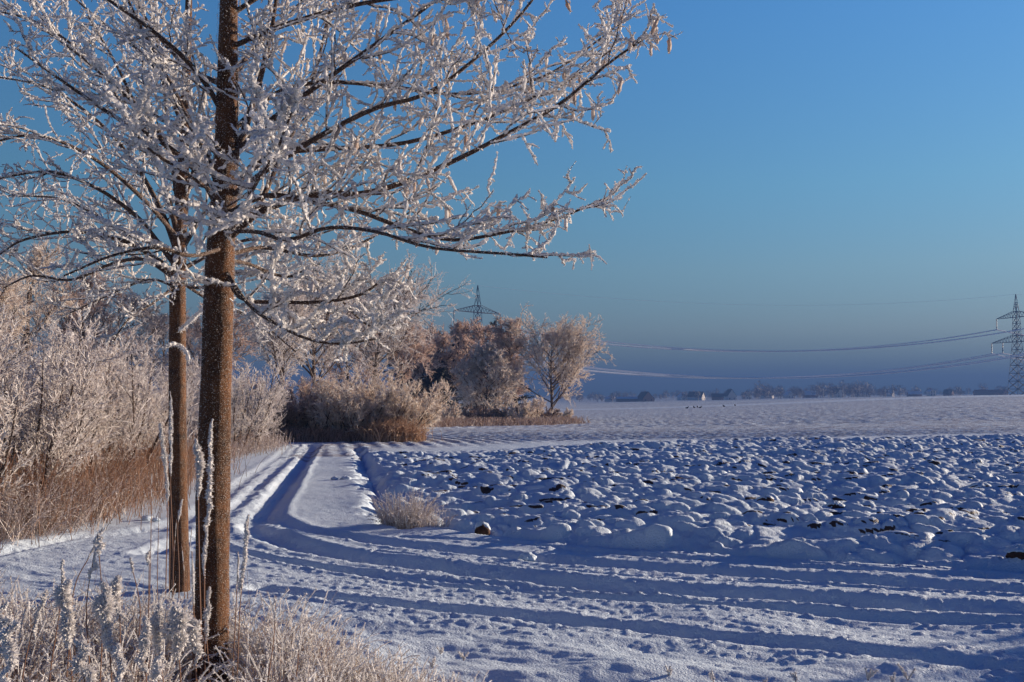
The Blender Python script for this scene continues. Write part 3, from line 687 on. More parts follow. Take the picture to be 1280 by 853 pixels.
# --- middle group at the end of the track
GM = 'frosted trees where the track disappears'
wt(352, 42, 350, 'dark trunked frosted tree right of the thick roadside trunk', 61, grp=GM, crown0=.36, spread=2.6, mat=WHITETW, nl=20, m2=9, m3=7, m4=8, tw=(.22, .014), ang=.7)
wt(398, 46, 305, 'tall pale frosted tree with forked dark trunk behind the tan shrubs', 62, grp=GM, crown0=.36, spread=4.4, mat=WHITETW, nl=28, m2=10, m3=7, m4=9, tw=(.22, .013), ang=.75)
wt(462, 52, 318, 'tall rounded pale frosted tree whose crown reaches toward the pylon', 63, grp=GM, crown0=.34, spread=5.2, mat=WHITETW, nl=30, m2=10, m3=7, m4=9, tw=(.22, .013), ang=.9)
wt(505, 74, 398, 'brown frosted tree leaning over the dark gap left of the wood', 64, grp=GM, crown0=.45, spread=2.8, mat=PINKTW, nl=18, m2=9, m3=7, m4=8, tw=(.3, .022), ang=.9)
wt(440, 66, 380, 'brownish frosted tree behind the round tan shrub', 65, grp=GM, crown0=.15, spread=3.2, mat=PINKTW, nl=20, m2=9, m3=7, m4=7, tw=(.3, .02), ang=.9)
GH = 'round shrubs at the end of the track'
def sh(px, d, yt, spread, mat, lab, seed, grp=GH, name='frosted_shrub', **kw):
    H = sz(yt, px, d) / 1.02; o = shrub(name, R0(seed), H, spread, mat, **kw); fit(o, H); put(o, px, d); tag(o, lab, 'shrub', grp); return o
k34 = dict(ns=30, m1=11, m2=7, m3=4, tw=(.17, .011), fan=.75, up=.02)
sh(446, 35.6, 448, 2.0, TANTW, 'large dome shaped tan frosted shrub, its twigs fanning out', 71, **k34)
sh(492, 36.2, 470, 1.5, TANTW, 'tan frosted shrub at the right end of the group by the track', 72, **k34)
sh(408, 35.8, 468, 1.6, TANTW, 'tan frosted shrub in the middle of the group by the track', 73, **k34)
sh(366, 36, 468, 1.3, PINKTW, 'dim brown shrub, second from the left at the end of the track', 74, **k34)
sh(334, 35.5, 490, 1.1, PINKTW, 'low dim brown shrub at the left end of the group by the track', 75, **k34)
rg = R0(81)
def line_px(l): return np.array([ground_xy(a, b) for a, b in l])
B = strip(rg, line_px([(325, 34.6), (380, 34.8), (430, 34.8), (480, 35)]), 7000, .35)
o = grass_patch('brown_reeds', rg, B, .5, mat_rime('brown_reed', (.16, .09, .06), (.60, .44, .36), .3),   .010, 6, .28, 6, .05, droop=-.25, jit=.8); tag(o, kind='stuff')
B = strip(rg, line_px([(462, 34.6), (490, 34.6), (512, 35)]), 2200, .3)
o = grass_patch('orange_reeds', rg, B, .8, mat_rime('orange_reed', (.30, .16, .08), (.80, .62, .46), .4), .010, 7, .4, 8, .06, droop=-.35, jit=.8); tag(o, kind='stuff')

# --- the wood
GW = 'frosted trees of the wood in the middle distance'
wd = dict(nl=22, m2=9, m3=6, m4=5, tw=(.46, .040))
wt(690, 118, 388, 'large spreading frosted oak, rightmost tree of the wood', 91, grp=GW, crown0=.16, spread=9.0, mat=TANTW, nl=32, m2=12, m3=8, m4=7, tw=(.42, .034), ang=.95, round_=1)
wt(648, 120, 398, 'narrow frosted tree with a bare red brown trunk, left of the big oak', 92, grp=GW, crown0=.45, spread=2.3, mat=PINKTW, kind='column', **wd)
wt(607, 112, 428, 'cone shaped frosted tree in front of the wood', 93, grp=GW, crown0=.03, spread=5.6, mat=TANTW, kind='cone', nl=40, m2=9, m3=6, m4=6, tw=(.45, .040), ang=1.0)
for i, (px, d, yt, sp, lab) in enumerate([(570, 132, 400, 3.4, 'pink brown frosted tree right below the left pylon'), (606, 136, 399, 3.2, 'frosted tree rising behind the cone shaped one'), (632, 134, 400, 3.0, 'pale frosted tree between the cone shaped one and the narrow trunk'),
                                      (545, 126, 404, 3.2, 'frosted tree at the left of the pylon, above the dark gap'), (588, 126, 418, 3.0, 'lower frosted tree between the pylon and the cone shaped tree'), (522, 112, 412, 3.2, 'brown frosted tree at the left end of the wood')]):
    wt(px, d, yt, lab, 100 + i, grp=GW, crown0=.5 if px < 560 else .22, spread=sp * 1.35, mat=PINKTW, **wd)
def conifer(px, d, yt, sp, lab, seed):
    rng = R0(seed); H = sz(yt, px, d); t = empty('dark_conifer', (0, 0, 0)); T = grow(rng, np.zeros((1, 3)), np.array([[0, 0, 1.]]), H, 10, .015, .03)
    build('trunk', [tubes(T, taper(1, 11, .22, .04), 7)], FARBARK, t, smooth=True)
    b, d_, tt, _ = kids(rng, T, 60, .05, .98, 1.35, .15); L = sp * (1.1 - .8 * tt) * (.7 + .5 * rng.random(60)); P = grow(rng, b, d_, L, 5, .06, -.02)
    build('branches', [tubes(P, taper(60, 6, .05, .015), 4)], FARBARK, t)
    b, d_, _, _ = kids(rng, P, 80, .05, 1, .8, .3); build('needles', [shards(b, d_ + [0, 0, -.2], .5 * (.4 + .8 * rng.random(len(b))), .07)], EVERG, t)
    put(t, px, d); tag(t, lab, 'conifer', 'dark conifers inside the wood')
for i, a in enumerate([(525, 138, 420, 3.0, 'dark conifer at the left end of the wood'), (548, 142, 408, 3.2, 'dark conifer in the shaded gap, directly left of the pylon'), (572, 146, 412, 3.2, 'dark conifer behind the trees under the pylon'), (620, 146, 401, 3.2, 'dark conifer top showing between the frosted crowns right of the pylon'), (538, 128, 440, 2.4, 'smaller dark conifer in front of the shaded gap'), (562, 130, 445, 2.4, 'smaller dark conifer left of the cone shaped frosted tree'), (596, 144, 420, 3, 'dark conifer hidden behind the cone shaped frosted tree'), (500, 140, 425, 3, 'dark conifer behind the leaning brown tree'), (515, 120, 446, 2.6, 'dark conifer directly behind the leaning brown tree, low one'), (550, 122, 452, 2.4, 'lowest dark conifer in the middle of the shaded gap'), (640, 140, 430, 3, 'dark conifer behind the narrow bare trunk')]):
    conifer(*a, 120 + i)
kb = dict(ns=20, m1=9, m2=6, m3=4, tw=(.24, .026), fan=.8, up=.0)
GBU = 'low frosted bushes along the foot of the wood'
for i, (px, d, yt, sp, m, lab) in enumerate([(528, 88, 508, 2.2, TANTW, 'low tan bush at the left end of the foot of the wood'), (556, 92, 502, 2.4, TANTW, 'tan bush in front of the shaded gap'), (585, 98, 506, 2.2, BROWNTW, 'brown bush in front of the cone shaped tree'), (618, 100, 508, 2.4, BROWNTW, 'low brown bush right of the cone shaped tree'), (648, 100, 497, 2.6, TANTW, 'tall tan bush below the narrow tree'), (676, 104, 506, 2.6, BROWNTW, 'brown bush under the big oak'), (700, 112, 510, 2.4, TANTW, 'low bush right of the big oak trunk'), (512, 74, 500, 1.8, TANTW, 'tan bush just right of the round shrubs')]):
    sh(px, d, yt, sp, m, lab, 140 + i, grp=GBU, **kb)
rg = R0(150)
B = strip(rg, line_px([(520, 78), (560, 84), (610, 90), (660, 94), (695, 100), (714, 106)]), 5000, .8)
o = grass_patch('orange_reeds', rg, B, .75, mat_rime('rimed_reed', (.34, .20, .12), (.78, .66, .56), .2), .03, 5, .4, 3, .12, jit=.85); tag(o, kind='stuff')

for i, (x, y, H, lab) in enumerate([(11.8, 10.7, 2.3, 'frosted sapling added out of view to shade the track, the farther one'), (8.4, 8.8, 1.4, 'low frosted sapling added out of view to shade the track, the nearest one')]):  # unseen saplings, added to dapple the near track with shade
    copy_thing(protoC if i % 2 else protoB, (x, y, zg(x, y) - .05), i * 2.0, H / 2.9, lab)['group'] = 'unseen saplings added for shade on the track'

# ------------------------------------------------------------------ pylons and wires
STEEL = plain('rimed_steel', (.06, .065, .078), .6); INS = plain('insulator', (.10, .10, .12), .5); WIRE = plain('rimed_wire', (.85, .85, .87), .7)
def pylon(px, d, yaw, lab):
    x, y = ground_xy(px, d); z0 = zg(x, y) - .3; t = empty('power_pylon', (x, y, z0)); t.rotation_euler = (0, 0, yaw); tag(t, lab, 'pylon', 'lattice power pylons')
    H = at(px, 357 if px < 900 else 368, d)[2] - z0; zu = H - 11.6; zl = zu - 12.4
    hw = lambda z: np.interp(z, [0, zl, zu, zu + 3, H], [3.6, 1.5, 1.2, 1.0, .08])
    zs = np.concatenate([np.linspace(0, zl, 8), np.linspace(zl, zu, 5)[1:], [zu + 3, (zu + 3 + H) / 2, H]])
    A, Bq = [], []
    cs = [(-1, -1), (1, -1), (1, 1), (-1, 1)]
    for za, zb in zip(zs[:-1], zs[1:]):
        for i in range(4):
            a, b = cs[i], cs[(i + 1) % 4]
            pa = lambda c, z: (c[0] * hw(z), c[1] * hw(z), z)
            A += [pa(a, za), pa(a, za), pa(b, za), pa(a, zb)]; Bq += [pa(a, zb), pa(b, zb), pa(a, zb), pa(b, zb)]
    build('lattice_tower', [bars(A, Bq, .12)], STEEL, t)
    tips = []
    for zc, hl, hh in ((zu, 14.0, 3.0), (zl, 18.0, 3.4)):
        A, Bq = [], []
        for s_ in (-1, 1):
            w_ = hw(zc)
            for e_ in (-1, 1):
                A += [(s_ * w_, e_ * w_, zc), (s_ * w_, e_ * w_, zc + hh)]; Bq += [(s_ * hl, 0, zc), (s_ * hl, 0, zc + .1)]
            n = 7; f = lambda q: w_ + (hl - w_) * q
            for k in range(n):
                q0, q1 = k / n, (k + .5) / n; up = lambda q: zc + hh * (1 - q)
                A += [(s_ * f(q0), w_ * (1 - q0), zc), (s_ * f(q1), w_ * (1 - q1), up(q1))]; Bq += [(s_ * f(q1), w_ * (1 - q1), up(q1)), (s_ * f((k + 1) / n), w_ * (1 - (k + 1) / n), zc)]
        A += [(-hw(zc), 0, zc + hh)]; Bq += [(hw(zc), 0, zc + hh)]
        build('crossarm', [bars(A, Bq, .12)], STEEL, t)
        xs = [hl] if zc == zu else [hl, hl * .56]
        for s_ in (-1, 1):
            for q in xs:
                P = np.array([[[s_ * q, 0, zc - 5.4 * k / 12] for k in range(13)]]); rad = np.where(np.arange(13) % 2, .30, .14)[None] * 1.0
                build('insulator', [tubes(P, rad, 6)], INS, t); tips.append((s_ * q, 0, zc - 5.5))
    ca, sa = cos(yaw), sin(yaw)
    W = [np.array([x + ca * p[0] - sa * p[1], y + sa * p[0] + ca * p[1], z0 + p[2]]) for p in tips] + [np.array([x, y, z0 + H])]
    return W
WL = pylon(597, 424, R(47), 'dark lattice pylon rising behind the wood on the left')
WR = pylon(1272, 500, R(104), 'dark lattice pylon at the right edge of the photo')
# match each conductor with its partner: tips order = upper -,+ ; lower -,-inner,+,+inner ; top
def cat_line(a, b, sag, n=60):
    t = np.linspace(0, 1, n)[:, None]; p = a + (b - a) * t; p[:, 2] -= (4 * sag * t * (1 - t))[:, 0]; return p[None]
wg = 'rimed overhead wires between the pylons'
names = ['upper rimed wire on the far side of the pylons', 'upper rimed wire on the near side of the pylons', 'lowest outer rimed wire on the far side', 'lowest inner rimed wire on the far side', 'lowest outer rimed wire on the near side', 'lowest inner rimed wire on the near side', 'thin topmost wire joining the pylon tips']
for i, lab in enumerate(names):
    a = WL[i]; b = WR[[1, 0, 4, 5, 2, 3, 6][i]]
    a, b = a, b
    rad = .30 if i < 6 else .04; sag = 11.5 if i < 6 else 7
    P = cat_line(a, b, sag)
    dirn = b - a; nxt = b + np.array([dirn[0], dirn[1], 2.]); P2 = cat_line(b, nxt, sag, 30)[:, :14]
    o = build('power_line', [tubes(P, np.full((1, 60), rad), 5), tubes(P2, np.full((1, 14), rad), 5)], WIRE); tag(o, lab, 'wire', wg)

# ------------------------------------------------------------------ village and far trees
BR = plain('brick', (.34, .19, .14)); RD = plain('roof_tiles', (.06, .055, .06)); RS = plain('roof_snow', (.78, .78, .8)); PW = plain('pale_wall', (.72, .66, .60)); WI = plain('window_glass', (.03, .035, .045), .2); RED = plain('red_roof', (.30, .12, .08)); CH_ = plain('chimney_brick', (.22, .10, .07))
def house(px, d, w_, l_, hw_, hr, yaw, wm, rm, lab):
    x, y = ground_xy(px, d); t = empty('village_house', (x, y, zg(x, y) - .1), yaw); tag(t, lab, 'house', 'houses of the distant village')
    V = [(-w_ / 2, -l_ / 2, 0), (w_ / 2, -l_ / 2, 0), (w_ / 2, -l_ / 2, hw_), (0, -l_ / 2, hw_ + hr), (-w_ / 2, -l_ / 2, hw_)]
    V = np.array(V + [(a, l_ / 2, c) for a, b, c in V], float)
    build('wall', [(V, [[0, 1, 2, 3, 4]]), (V, [[5, 9, 8, 7, 6]]), (V, [[0, 4, 9, 5], [1, 6, 7, 2]])], wm, t)
    parts = []
    for s_ in (-1, 1):
        e0 = np.array([s_ * (w_ / 2 + .4), 0, hw_ - .4 * hr / (w_ / 2)]); e1 = np.array([0, 0, hw_ + hr]); q = []
        for yy in (-l_ / 2 - .4, l_ / 2 + .4):
            for e_ in (e0, e1):
                for dz in (.03, .30): q.append(e_ + [0, yy, dz])
        parts.append((np.array(q), [[0, 2, 3, 1], [4, 5, 7, 6], [0, 1, 5, 4], [2, 6, 7, 3], [1, 3, 7, 5], [0, 4, 6, 2]]))
    r = build('roof', parts, rm, t); build('chimney', [box((w_ * .12, l_ * .2, hw_ + hr + .3), (.8, .8, 1.8))], CH_, r)
    for k in range(2):
        for zz in ([1.6, 4.2] if hw_ > 4 else [1.5]): build('window', [box(((k - .5) * w_ * .5, -l_ / 2 - .03, zz), (1.1, .1, 1.3))], WI, t)
    build('window', [box((w_ / 2 + .03, -l_ * .2, 1.6), (.1, 1.2, 1.3))], WI, t); build('door', [box((w_ / 2 + .03, l_ * .15, 1.05), (.1, 1.1, 2.1))], RD, t)
hs = [(806, 930, 12, 15, 2.6, 6.5, .3, BR, RD, 'brick gabled house, leftmost gable of the village'),
      (786, 935, 7, 24, 3.0, 1.6, 1.6, BR, RS, 'long low barn with snowy roof left of the brick gable'),
      (764, 1000, 6, 12, 3, 2, 1.2, PW, RS, 'small pale shed at the left end of the village'),
      (870, 1050, 9, 16, 4, 5, 1.0, PW, RD, 'dark roofed house with a small white gable in the left part of the village'),
      (853, 1120, 9, 14, 3.5, 4.5, .2, PW, RS, 'pale snowy roofed house behind the field track'),
      (912, 1000, 9, 13, 4, 6.5, .1, PW, RD, 'white gabled house with bright wall, right of the dark roofed one'),
      (898, 1040, 8, 14, 3.2, 3.4, 1.3, BR, RD, 'brown house left of the white gable'),
      (933, 1080, 7, 9, 4, 3.4, .3, PW, RS, 'small pale house right of the white gable'),
      (958, 1150, 9, 14, 4, 4.5, 1.1, PW, RD, 'pale house under the lowest part of the wires'),
      (985, 1100, 8, 12, 3.5, 4, .2, PW, RS, 'snowy roofed house in the middle of the village'),
      (1012, 1180, 10, 16, 3.5, 4.6, 1.4, BR, RS, 'broad brick house with snowy roof in the middle of the village'),
      (1046, 1060, 9, 14, 4.5, 5.5, .2, PW, RD, 'dark roofed house with a bright window gable, middle of the village'),
      (1075, 1130, 8, 20, 3.4, 3.4, 1.5, PW, RS, 'long snowy roofed house right of the bright gable'),
      (1110, 1060, 7, 10, 3.2, 3.6, .9, PW, RS, 'snowy roofed house with a hipped look in the right part of the village'),
      (1142, 1000, 6, 13, 2.6, 2.6, 1.5, BR, RS, 'low brick house with snowy roof in the right part of the village'),
      (1163, 980, 6, 6, 4.4, 2.0, .2, PW, RS, 'bright white cube like house in the right part of the village'),
      (1185, 1060, 7, 9, 2.8, 3.5, .8, BR, RD, 'dark house between the white cube like one and the red roofs'),
      (1232, 1060, 7, 24, 2.6, 3.0, 1.5, BR, RED, 'long red roofed house near the right pylon'),
      (1251, 1085, 7, 11, 2.8, 3.0, .5, BR, RED, 'red roofed house directly left of the right pylon')]
for a in hs: house(*a)
rg = R0(200); parts = []; tparts = []
for k in range(330):
    d = rg.uniform(950, 1750); px = rg.uniform(700, 1500) if k % 3 else rg.uniform(930, 1120)
    x, y = ground_xy(px, d); z0 = zg(x, y); H = rg.uniform(6, 15) * (1.25 if 930 < px < 1090 else .9); n = 70
    c = rg.normal(size=(n, 3)); c = nrm(c) * rg.random((n, 1)) ** .33 * [H * .38, H * .38, H * .42] + [x, y, z0 + H * .55]
    parts.append(shards(c, rg.normal(size=(n, 3)) + [0, 0, .5], H * .22, .35)); tparts.append((x, y, z0, H))
tp_ = np.array(tparts); A = np.stack([tp_[:, 0], tp_[:, 1], tp_[:, 2] - .5], -1); Bq = A.copy(); Bq[:, 2] += tp_[:, 3] * .7
o = build('far_wood', parts + [bars(A, Bq, .3)], mat_rime('far_twigs', (.10, .08, .09), (.38, .33, .33), 0)); tag(o, kind='stuff')

# dark birds resting on the field
BIRD = plain('dark_plumage', (.02, .018, .018))
BP = [(858, 512, 'dark bird on the far field, leftmost of all'), (867.5, 512, 'dark bird on the far field, left bird of the close trio'), (871.5, 512.5, 'dark bird on the far field, middle bird of the close trio'), (874.5, 511.5, 'dark bird on the far field, right bird of the close trio'), (904.5, 510.5, 'dark bird on the far field, left bird of the right hand pair'), (918.5, 510.2, 'dark bird on the far field, rightmost of all')]
for i, (px, py, lab) in enumerate(BP):
    d = 245 + 6 * (i % 3); x, y = ground_xy(px, d); z = zg(x, y)
    P = spline([(-.42, 0, .24), (-.22, 0, .28), (0, 0, .30), (.2, 0, .34), (.32, 0, .46), (.37, 0, .56), (.46, 0, .57), (.56, 0, .54)], 30)
    rad = np.interp(np.linspace(0, 1, 30), [0, .1, .3, .48, .6, .7, .8, .88, 1], [.02, .08, .17, .17, .09, .06, .075, .05, .01])
    body = tubes(P[None], rad[None], 10)
    o = build('resting_bird', [body, bars([(0, .05, .2), (0, -.05, .2)], [(0, .05, -.02), (0, -.05, -.02)], .02)], BIRD, smooth=True); o.location = (x, y, z); o.rotation_euler = (0, 0, i * 2.1); tag(o, lab, 'bird', 'dark birds on the far field'); 

# ------------------------------------------------------------------ clods of bare earth
SOIL, n_, l_, b_ = newmat('earth'); tcx = n_.new('ShaderNodeTexCoord'); nx = noisen(n_, l_, 18, 5, tcx.outputs['Object'], .7)
cr_ = ramp(n_, [(.3, (.028, .014, .010)), (.7, (.11, .05, .032))]); l_.new(nx.outputs[0], cr_.inputs[0]); l_.new(cr_.outputs[0], b_.inputs['Base Color'])
bb = n_.new('ShaderNodeBump'); bb.inputs['Strength'].default_value = 1; bb.inputs['Distance'].default_value = .03; l_.new(nx.outputs[0], bb.inputs['Height']); l_.new(bb.outputs[0], b_.inputs['Normal'])
def blob(rng, rx, ry, rz, seed, zmin=-1.0, grow_=1.0, nu=36, nv=18):
    u = np.arange(nu) / nu * 2 * np.pi; v = np.linspace(np.arcsin(zmin) if zmin > -1 else -np.pi / 2 + .01, np.pi / 2 - .001, nv); U, Vv = np.meshgrid(u, v)
    k = 1 + .22 * fbm(np.cos(U) * 1.3 + seed * 3.1, np.sin(U) * 1.3 + Vv * 1.2, 3)
    p = np.stack([np.cos(U) * np.cos(Vv) * rx * k, np.sin(U) * np.cos(Vv) * ry * k, np.sin(Vv) * rz * k], -1) * grow_
    idx = np.arange(nu * nv).reshape(nv, nu); a = idx[:-1]; b = idx[1:]
    return p.reshape(-1, 3), np.stack([a, np.roll(a, -1, 1), np.roll(b, -1, 1), b], -1).reshape(-1, 4)
CL = [(603, 668, .10, .09, 'reddish brown earth clod under snow at the field edge, right of the dry grass tuft'), (1172, 622, .30, .09, 'largest dark earth clod in the right part of the field'), (1225, 620, .20, .08, 'long dark earth clod near the right edge, beside the largest clod'),
      (1150, 600, .16, .07, 'brown topped clod behind the largest clod'), (957, 642, .11, .06, 'brown earth clod in the middle of the field'), (1045, 648, .13, .08, 'round brown clod between the middle and right parts of the field'),
      (784, 663, .16, .06, 'flat brown clod nearest the road in the left part of the field'), (1277, 712, .13, .06, 'dark clod cut by the right edge of the photo'), (990, 588, .14, .06, 'small dark clod far out in the field centre'), (1207, 606, .15, .06, 'snow topped clod above the long dark one')]
for i, (px, py, rx, rz, lab) in enumerate(CL):
    g = gr(px, py + 2); x, y = g; dz = float(detail(np.array([x]), np.array([y]))[0][0])
    t = empty('earth_clod', (x, y, zg(x, y) + max(dz, .04) * .85)); tag(t, lab, 'clod', 'bare earth clods in the snowy field'); rng = R0(300 + i)
    build('earth', [blob(rng, rx, rx * .6, rz, i)], SOIL, t, smooth=True)
    V, F = blob(rng, rx * 1.04, rx * .68, rz * 1.22, i, zmin=.18); V[:, 1] += .035; V[:, 2] += .012; build('snow_cap', [(V, F)], SNOW, t, smooth=True)

# ------------------------------------------------------------------ dry grass tuft by the ditch
def tuft(px, py, n, H, spread, lab, seed, r=.0035, mat=None, per=70):
    rng = R0(seed); x, y = gr(px, py); dz = float(detail(np.array([x]), np.array([y]))[0][0])
    t = empty('grass_tuft', (x, y, zg(x, y) + dz * .6)); tag(t, lab, 'grass tuft')
    a = rng.random(n) * 6.28; q = spread * np.sqrt(rng.random(n)); b = np.stack([np.cos(a) * q, np.sin(a) * q * .6, np.full(n, -.03)], -1)
    d = np.stack([np.cos(a) * .5 * q / spread, np.sin(a) * .5 * q / spread, np.ones(n)], -1) + .12 * rng.normal(size=(n, 3))
    P = grow(rng, b, d, H * (.35 + .75 * rng.random(n)), 8, .10, .14, -.34)
    build('blades', [tubes(P, taper(n, 9, r, r * .5), 3)], mat or RIMEGR, t); build('rime', [rime_on(rng, P[:, 1:], per, .016, .0035)], RIME, t)
tuft(506, 657, 420, .56, .25, 'pale frosted grass tuft beside the ditch where the road bends', 401)
tuft(540, 663, 90, .26, .2, 'low sparse grass tuft just right of the big pale tuft', 402)

# ------------------------------------------------------------------ near verge: grass, plumes, shoots
rg = R0(500)
def hmax(px): return np.interp(px, [-100, 40, 240, 300, 340, 400, 470, 560], [.78, .68, .66, .58, .68, .60, .46, .28])
def verge(n, dlo, dhi):
    d = rg.uniform(dlo, dhi, n); px = rg.uniform(-140, 600, n)
    lim = np.interp(px, [-140, 250, 330, 420, 600], [6.6, 6.4, 6.1, 5.8, 5.4]); k = (d < lim) & ((np.abs(px - 266) > 50) | (d > 5.65)); d, px = d[k], px[k]
    x = (px - 640) / FPX * d; return px, np.stack([x, d, zbase(x, d) - .02], -1)
px, B = verge(11500, 3.3, 6.6)
h = hmax(px) * (.55 + .35 * rg.random(len(px)))
o = grass_patch('frosted_grass', rg, B, h, mat_rime('near_dry_grass', (.22, .12, .075), (.80, .66, .54), .4), .0021, 7, .30, 0, droop=-.30); tag(o, kind='stuff')
px, B = verge(6500, 3.3, 6.4); h = hmax(px) * (.5 + .42 * rg.random(len(px)))
n = len(B); P = grow(rg, B, np.stack([.3 * rg.normal(size=n), .3 * rg.normal(size=n), np.ones(n)], -1), h, 7, .10, .05, -.30)
o = build('rimed_grass', [tubes(P, taper(n, 8, .0022, .0028) * (.6 + .9 * rg.random((n, 8))), 4), rime_on(rg, P[:, 3:], 130, .016, .0034)], RIME); tag(o, kind='stuff')
# lower curled grass
px, B = verge(7000, 3.3, 6.2)
o = grass_patch('curled_grass', rg, B, hmax(px) * .5, RIMEGR, .0022, 7, .7, 30, .012, droop=-.5); tag(o, kind='stuff')

def plume(pts, hl, hr, lab, seed, stem_r=.0035, dens=1.0, grp='frosted plumes on the near verge', name='frosted_plume', mat=None, y0=None):
    if name == 'frosted_plume': hr *= 1.15; hl *= 1.2
    """weed stem whose upper part carries a fat rime plume: thing > stem, plume"""
    rng = R0(seed); Q = spline([at(*p) for p in pts], 30); o = Q[0].copy(); o[2] = zg(o[0], o[1]); Q = Q - o
    t = empty(name, o); tag(t, lab, 'frosted plume', grp); P = Q[None]
    build('stem', [tubes(P, taper(1, 30, stem_r, stem_r * .5), 5)], mat or BROWNST, t)
    L = np.linalg.norm(np.diff(Q, axis=0), axis=1); c = np.concatenate([[0], np.cumsum(L)]); k = max(2, int((c > c[-1] - hl).sum()))
    Hd = Q[-k:]; m = max(26, int(hl / .011)); s = np.linspace(0, len(Hd) - 1 - 1e-6, m); j = s.astype(int); Hd = (Hd[j] * (1 - (s - j))[:, None] + Hd[np.minimum(j + 1, len(Hd) - 1)] * (s - j)[:, None])[None]
    kk = np.arange(0, m + 3, 3); k4 = np.arange(0, m + 4, 4); u = np.arange(m)
    prof = np.interp(u / (m - 1), [0, .15, .5, .85, 1], [.25, .75, 1, .8, .35]) * (.45 + .75 * np.interp(u, kk, rng.random(len(kk)))) * (.85 + .3 * rng.random(m)); Hd = Hd + hr * (.4 if name == 'frosted_plume' else .12) * np.interp(u, k4, rng.normal(size=len(k4)))[None, :, None] * np.array([1, .6, 0])
    core = tubes(Hd, (prof * hr * .55)[None], 6)
    n = int(2300 * dens * hl * (hr / .018)); i = rng.integers(0, m, n); a = rng.normal(size=(n, 3)) + [0, 0, .4]
    U = nrm(a); pos = Hd[0][i] + U * (prof[i] * hr * .45)[:, None]
    sp = shards(pos, U, hr * prof[i] * (.3 + .75 * rng.random(n)), hr * .22)
    build('plume', [core, sp], RIME, t)
BROWNST = plain('dry_stem', (.20, .11, .075))
# big visible plumes: pts from the ground up to the tip
PL = [
    ([(120, 960, 4.2), (125, 860, 4.2), (128, 760, 4.2), (122, 668, 4.2)], .10, .014, 'tall arching plume, highest one on the left verge'),
    ([(70, 950, 4.6), (84, 840, 4.6), (92, 740, 4.6), (112, 695, 4.6), (128, 660, 4.6)], .14, .012, 'leaning plume bending right, above the left grass'),
    ([(92, 960, 4.0), (90, 850, 4.0), (84, 770, 4.0), (86, 728, 4.0)], .22, .030, 'fat white plume left of the centre of the verge'),
    ([(140, 960, 4.0), (140, 860, 4.0), (134, 780, 4.0), (130, 730, 4.0)], .26, .034, 'thickest white plume in the middle of the left verge'),
    ([(152, 940, 4.3), (150, 850, 4.3), (150, 780, 4.3), (147, 722, 4.3)], .16, .026, 'fat plume touching the right side of the thickest plume'),
    ([(60, 940, 4.4), (62, 850, 4.4), (75, 760, 4.4), (78, 700, 4.4)], .10, .012, 'thin plume reaching up over the blue snow at the left'),
    ([(30, 960, 4.2), (26, 870, 4.2), (40, 790, 4.2), (58, 740, 4.2)], .18, .016, 'tan plume leaning right near the left edge'),
    ([(-10, 960, 3.7), (-8, 860, 3.7), (4, 790, 3.7), (3, 755, 3.7)], .12, .024, 'white plume cut by the left edge'),
    ([(0, 980, 3.5), (4, 880, 3.5), (12, 820, 3.5), (10, 780, 3.5)], .2, .022, 'second white plume at the left edge, lower'),
    ([(110, 980, 3.7), (112, 900, 3.7), (104, 840, 3.7), (100, 800, 3.7)], .18, .026, 'low white plume near the bottom, left part'),
    ([(150, 980, 3.6), (146, 900, 3.6), (150, 850, 3.6), (146, 806, 3.6)], .16, .022, 'low white plume at the bottom edge, middle part'),
    ([(185, 960, 4.0), (186, 880, 4.0), (180, 820, 4.0), (183, 772, 4.0)], .18, .024, 'white plume between the fat ones and the slim trunk'),
    ([(206, 960, 4.1), (206, 870, 4.1), (196, 800, 4.1), (198, 757, 4.1)], .20, .026, 'white plume just left of the slim trunk foot'),
    ([(222, 960, 4.1), (226, 860, 4.1), (222, 800, 4.1), (224, 760, 4.1)], .18, .030, 'white plume in front of the slim trunk foot'),
    ([(240, 960, 4.3), (250, 880, 4.3), (240, 810, 4.3), (244, 770, 4.3)], .18, .028, 'white plume between both trunk feet'),
    ([(200, 980, 3.7), (206, 920, 3.7), (198, 860, 3.7), (200, 818, 3.7)], .14, .022, 'low white plume at the bottom edge below the slim trunk'),
    ([(165, 930, 4.8), (170, 840, 4.8), (175, 760, 4.8), (162, 698, 4.8)], .08, .010, 'thin tan plume bent left, over the blue snow'),
    ([(186, 930, 4.8), (186, 830, 4.8), (186, 740, 4.8), (187, 688, 4.8)], .07, .012, 'short plume on a thin stem left of the slim trunk'),
    ([(108, 930, 4.4), (112, 840, 4.4), (108, 760, 4.4), (118, 690, 4.4)], .12, .013, 'slender upright plume left of the highest one'),
    ([(292, 930, 4.7), (297, 830, 4.7), (300, 760, 4.7), (306, 700, 4.7), (311, 645, 4.7)], .34, .016, 'long white rime shoot standing right of the thick trunk'),
    ([(288, 930, 4.8), (291, 840, 4.8), (295, 760, 4.8), (298, 690, 4.8)], .16, .008, 'thin shoot close to the right side of the thick trunk'),
    ([(318, 960, 4.5), (330, 880, 4.5), (342, 800, 4.5), (345, 745, 4.5)], .10, .010, 'upright grass plume right of the thick trunk'),
    ([(355, 960, 4.5), (365, 890, 4.5), (372, 830, 4.5), (376, 785, 4.5)], .10, .010, 'short grass plume beyond the upright one, right of the thick trunk'),
]
for i, (pts, hl, hr, lab) in enumerate(PL): plume(pts, hl, hr, lab, 600 + i)
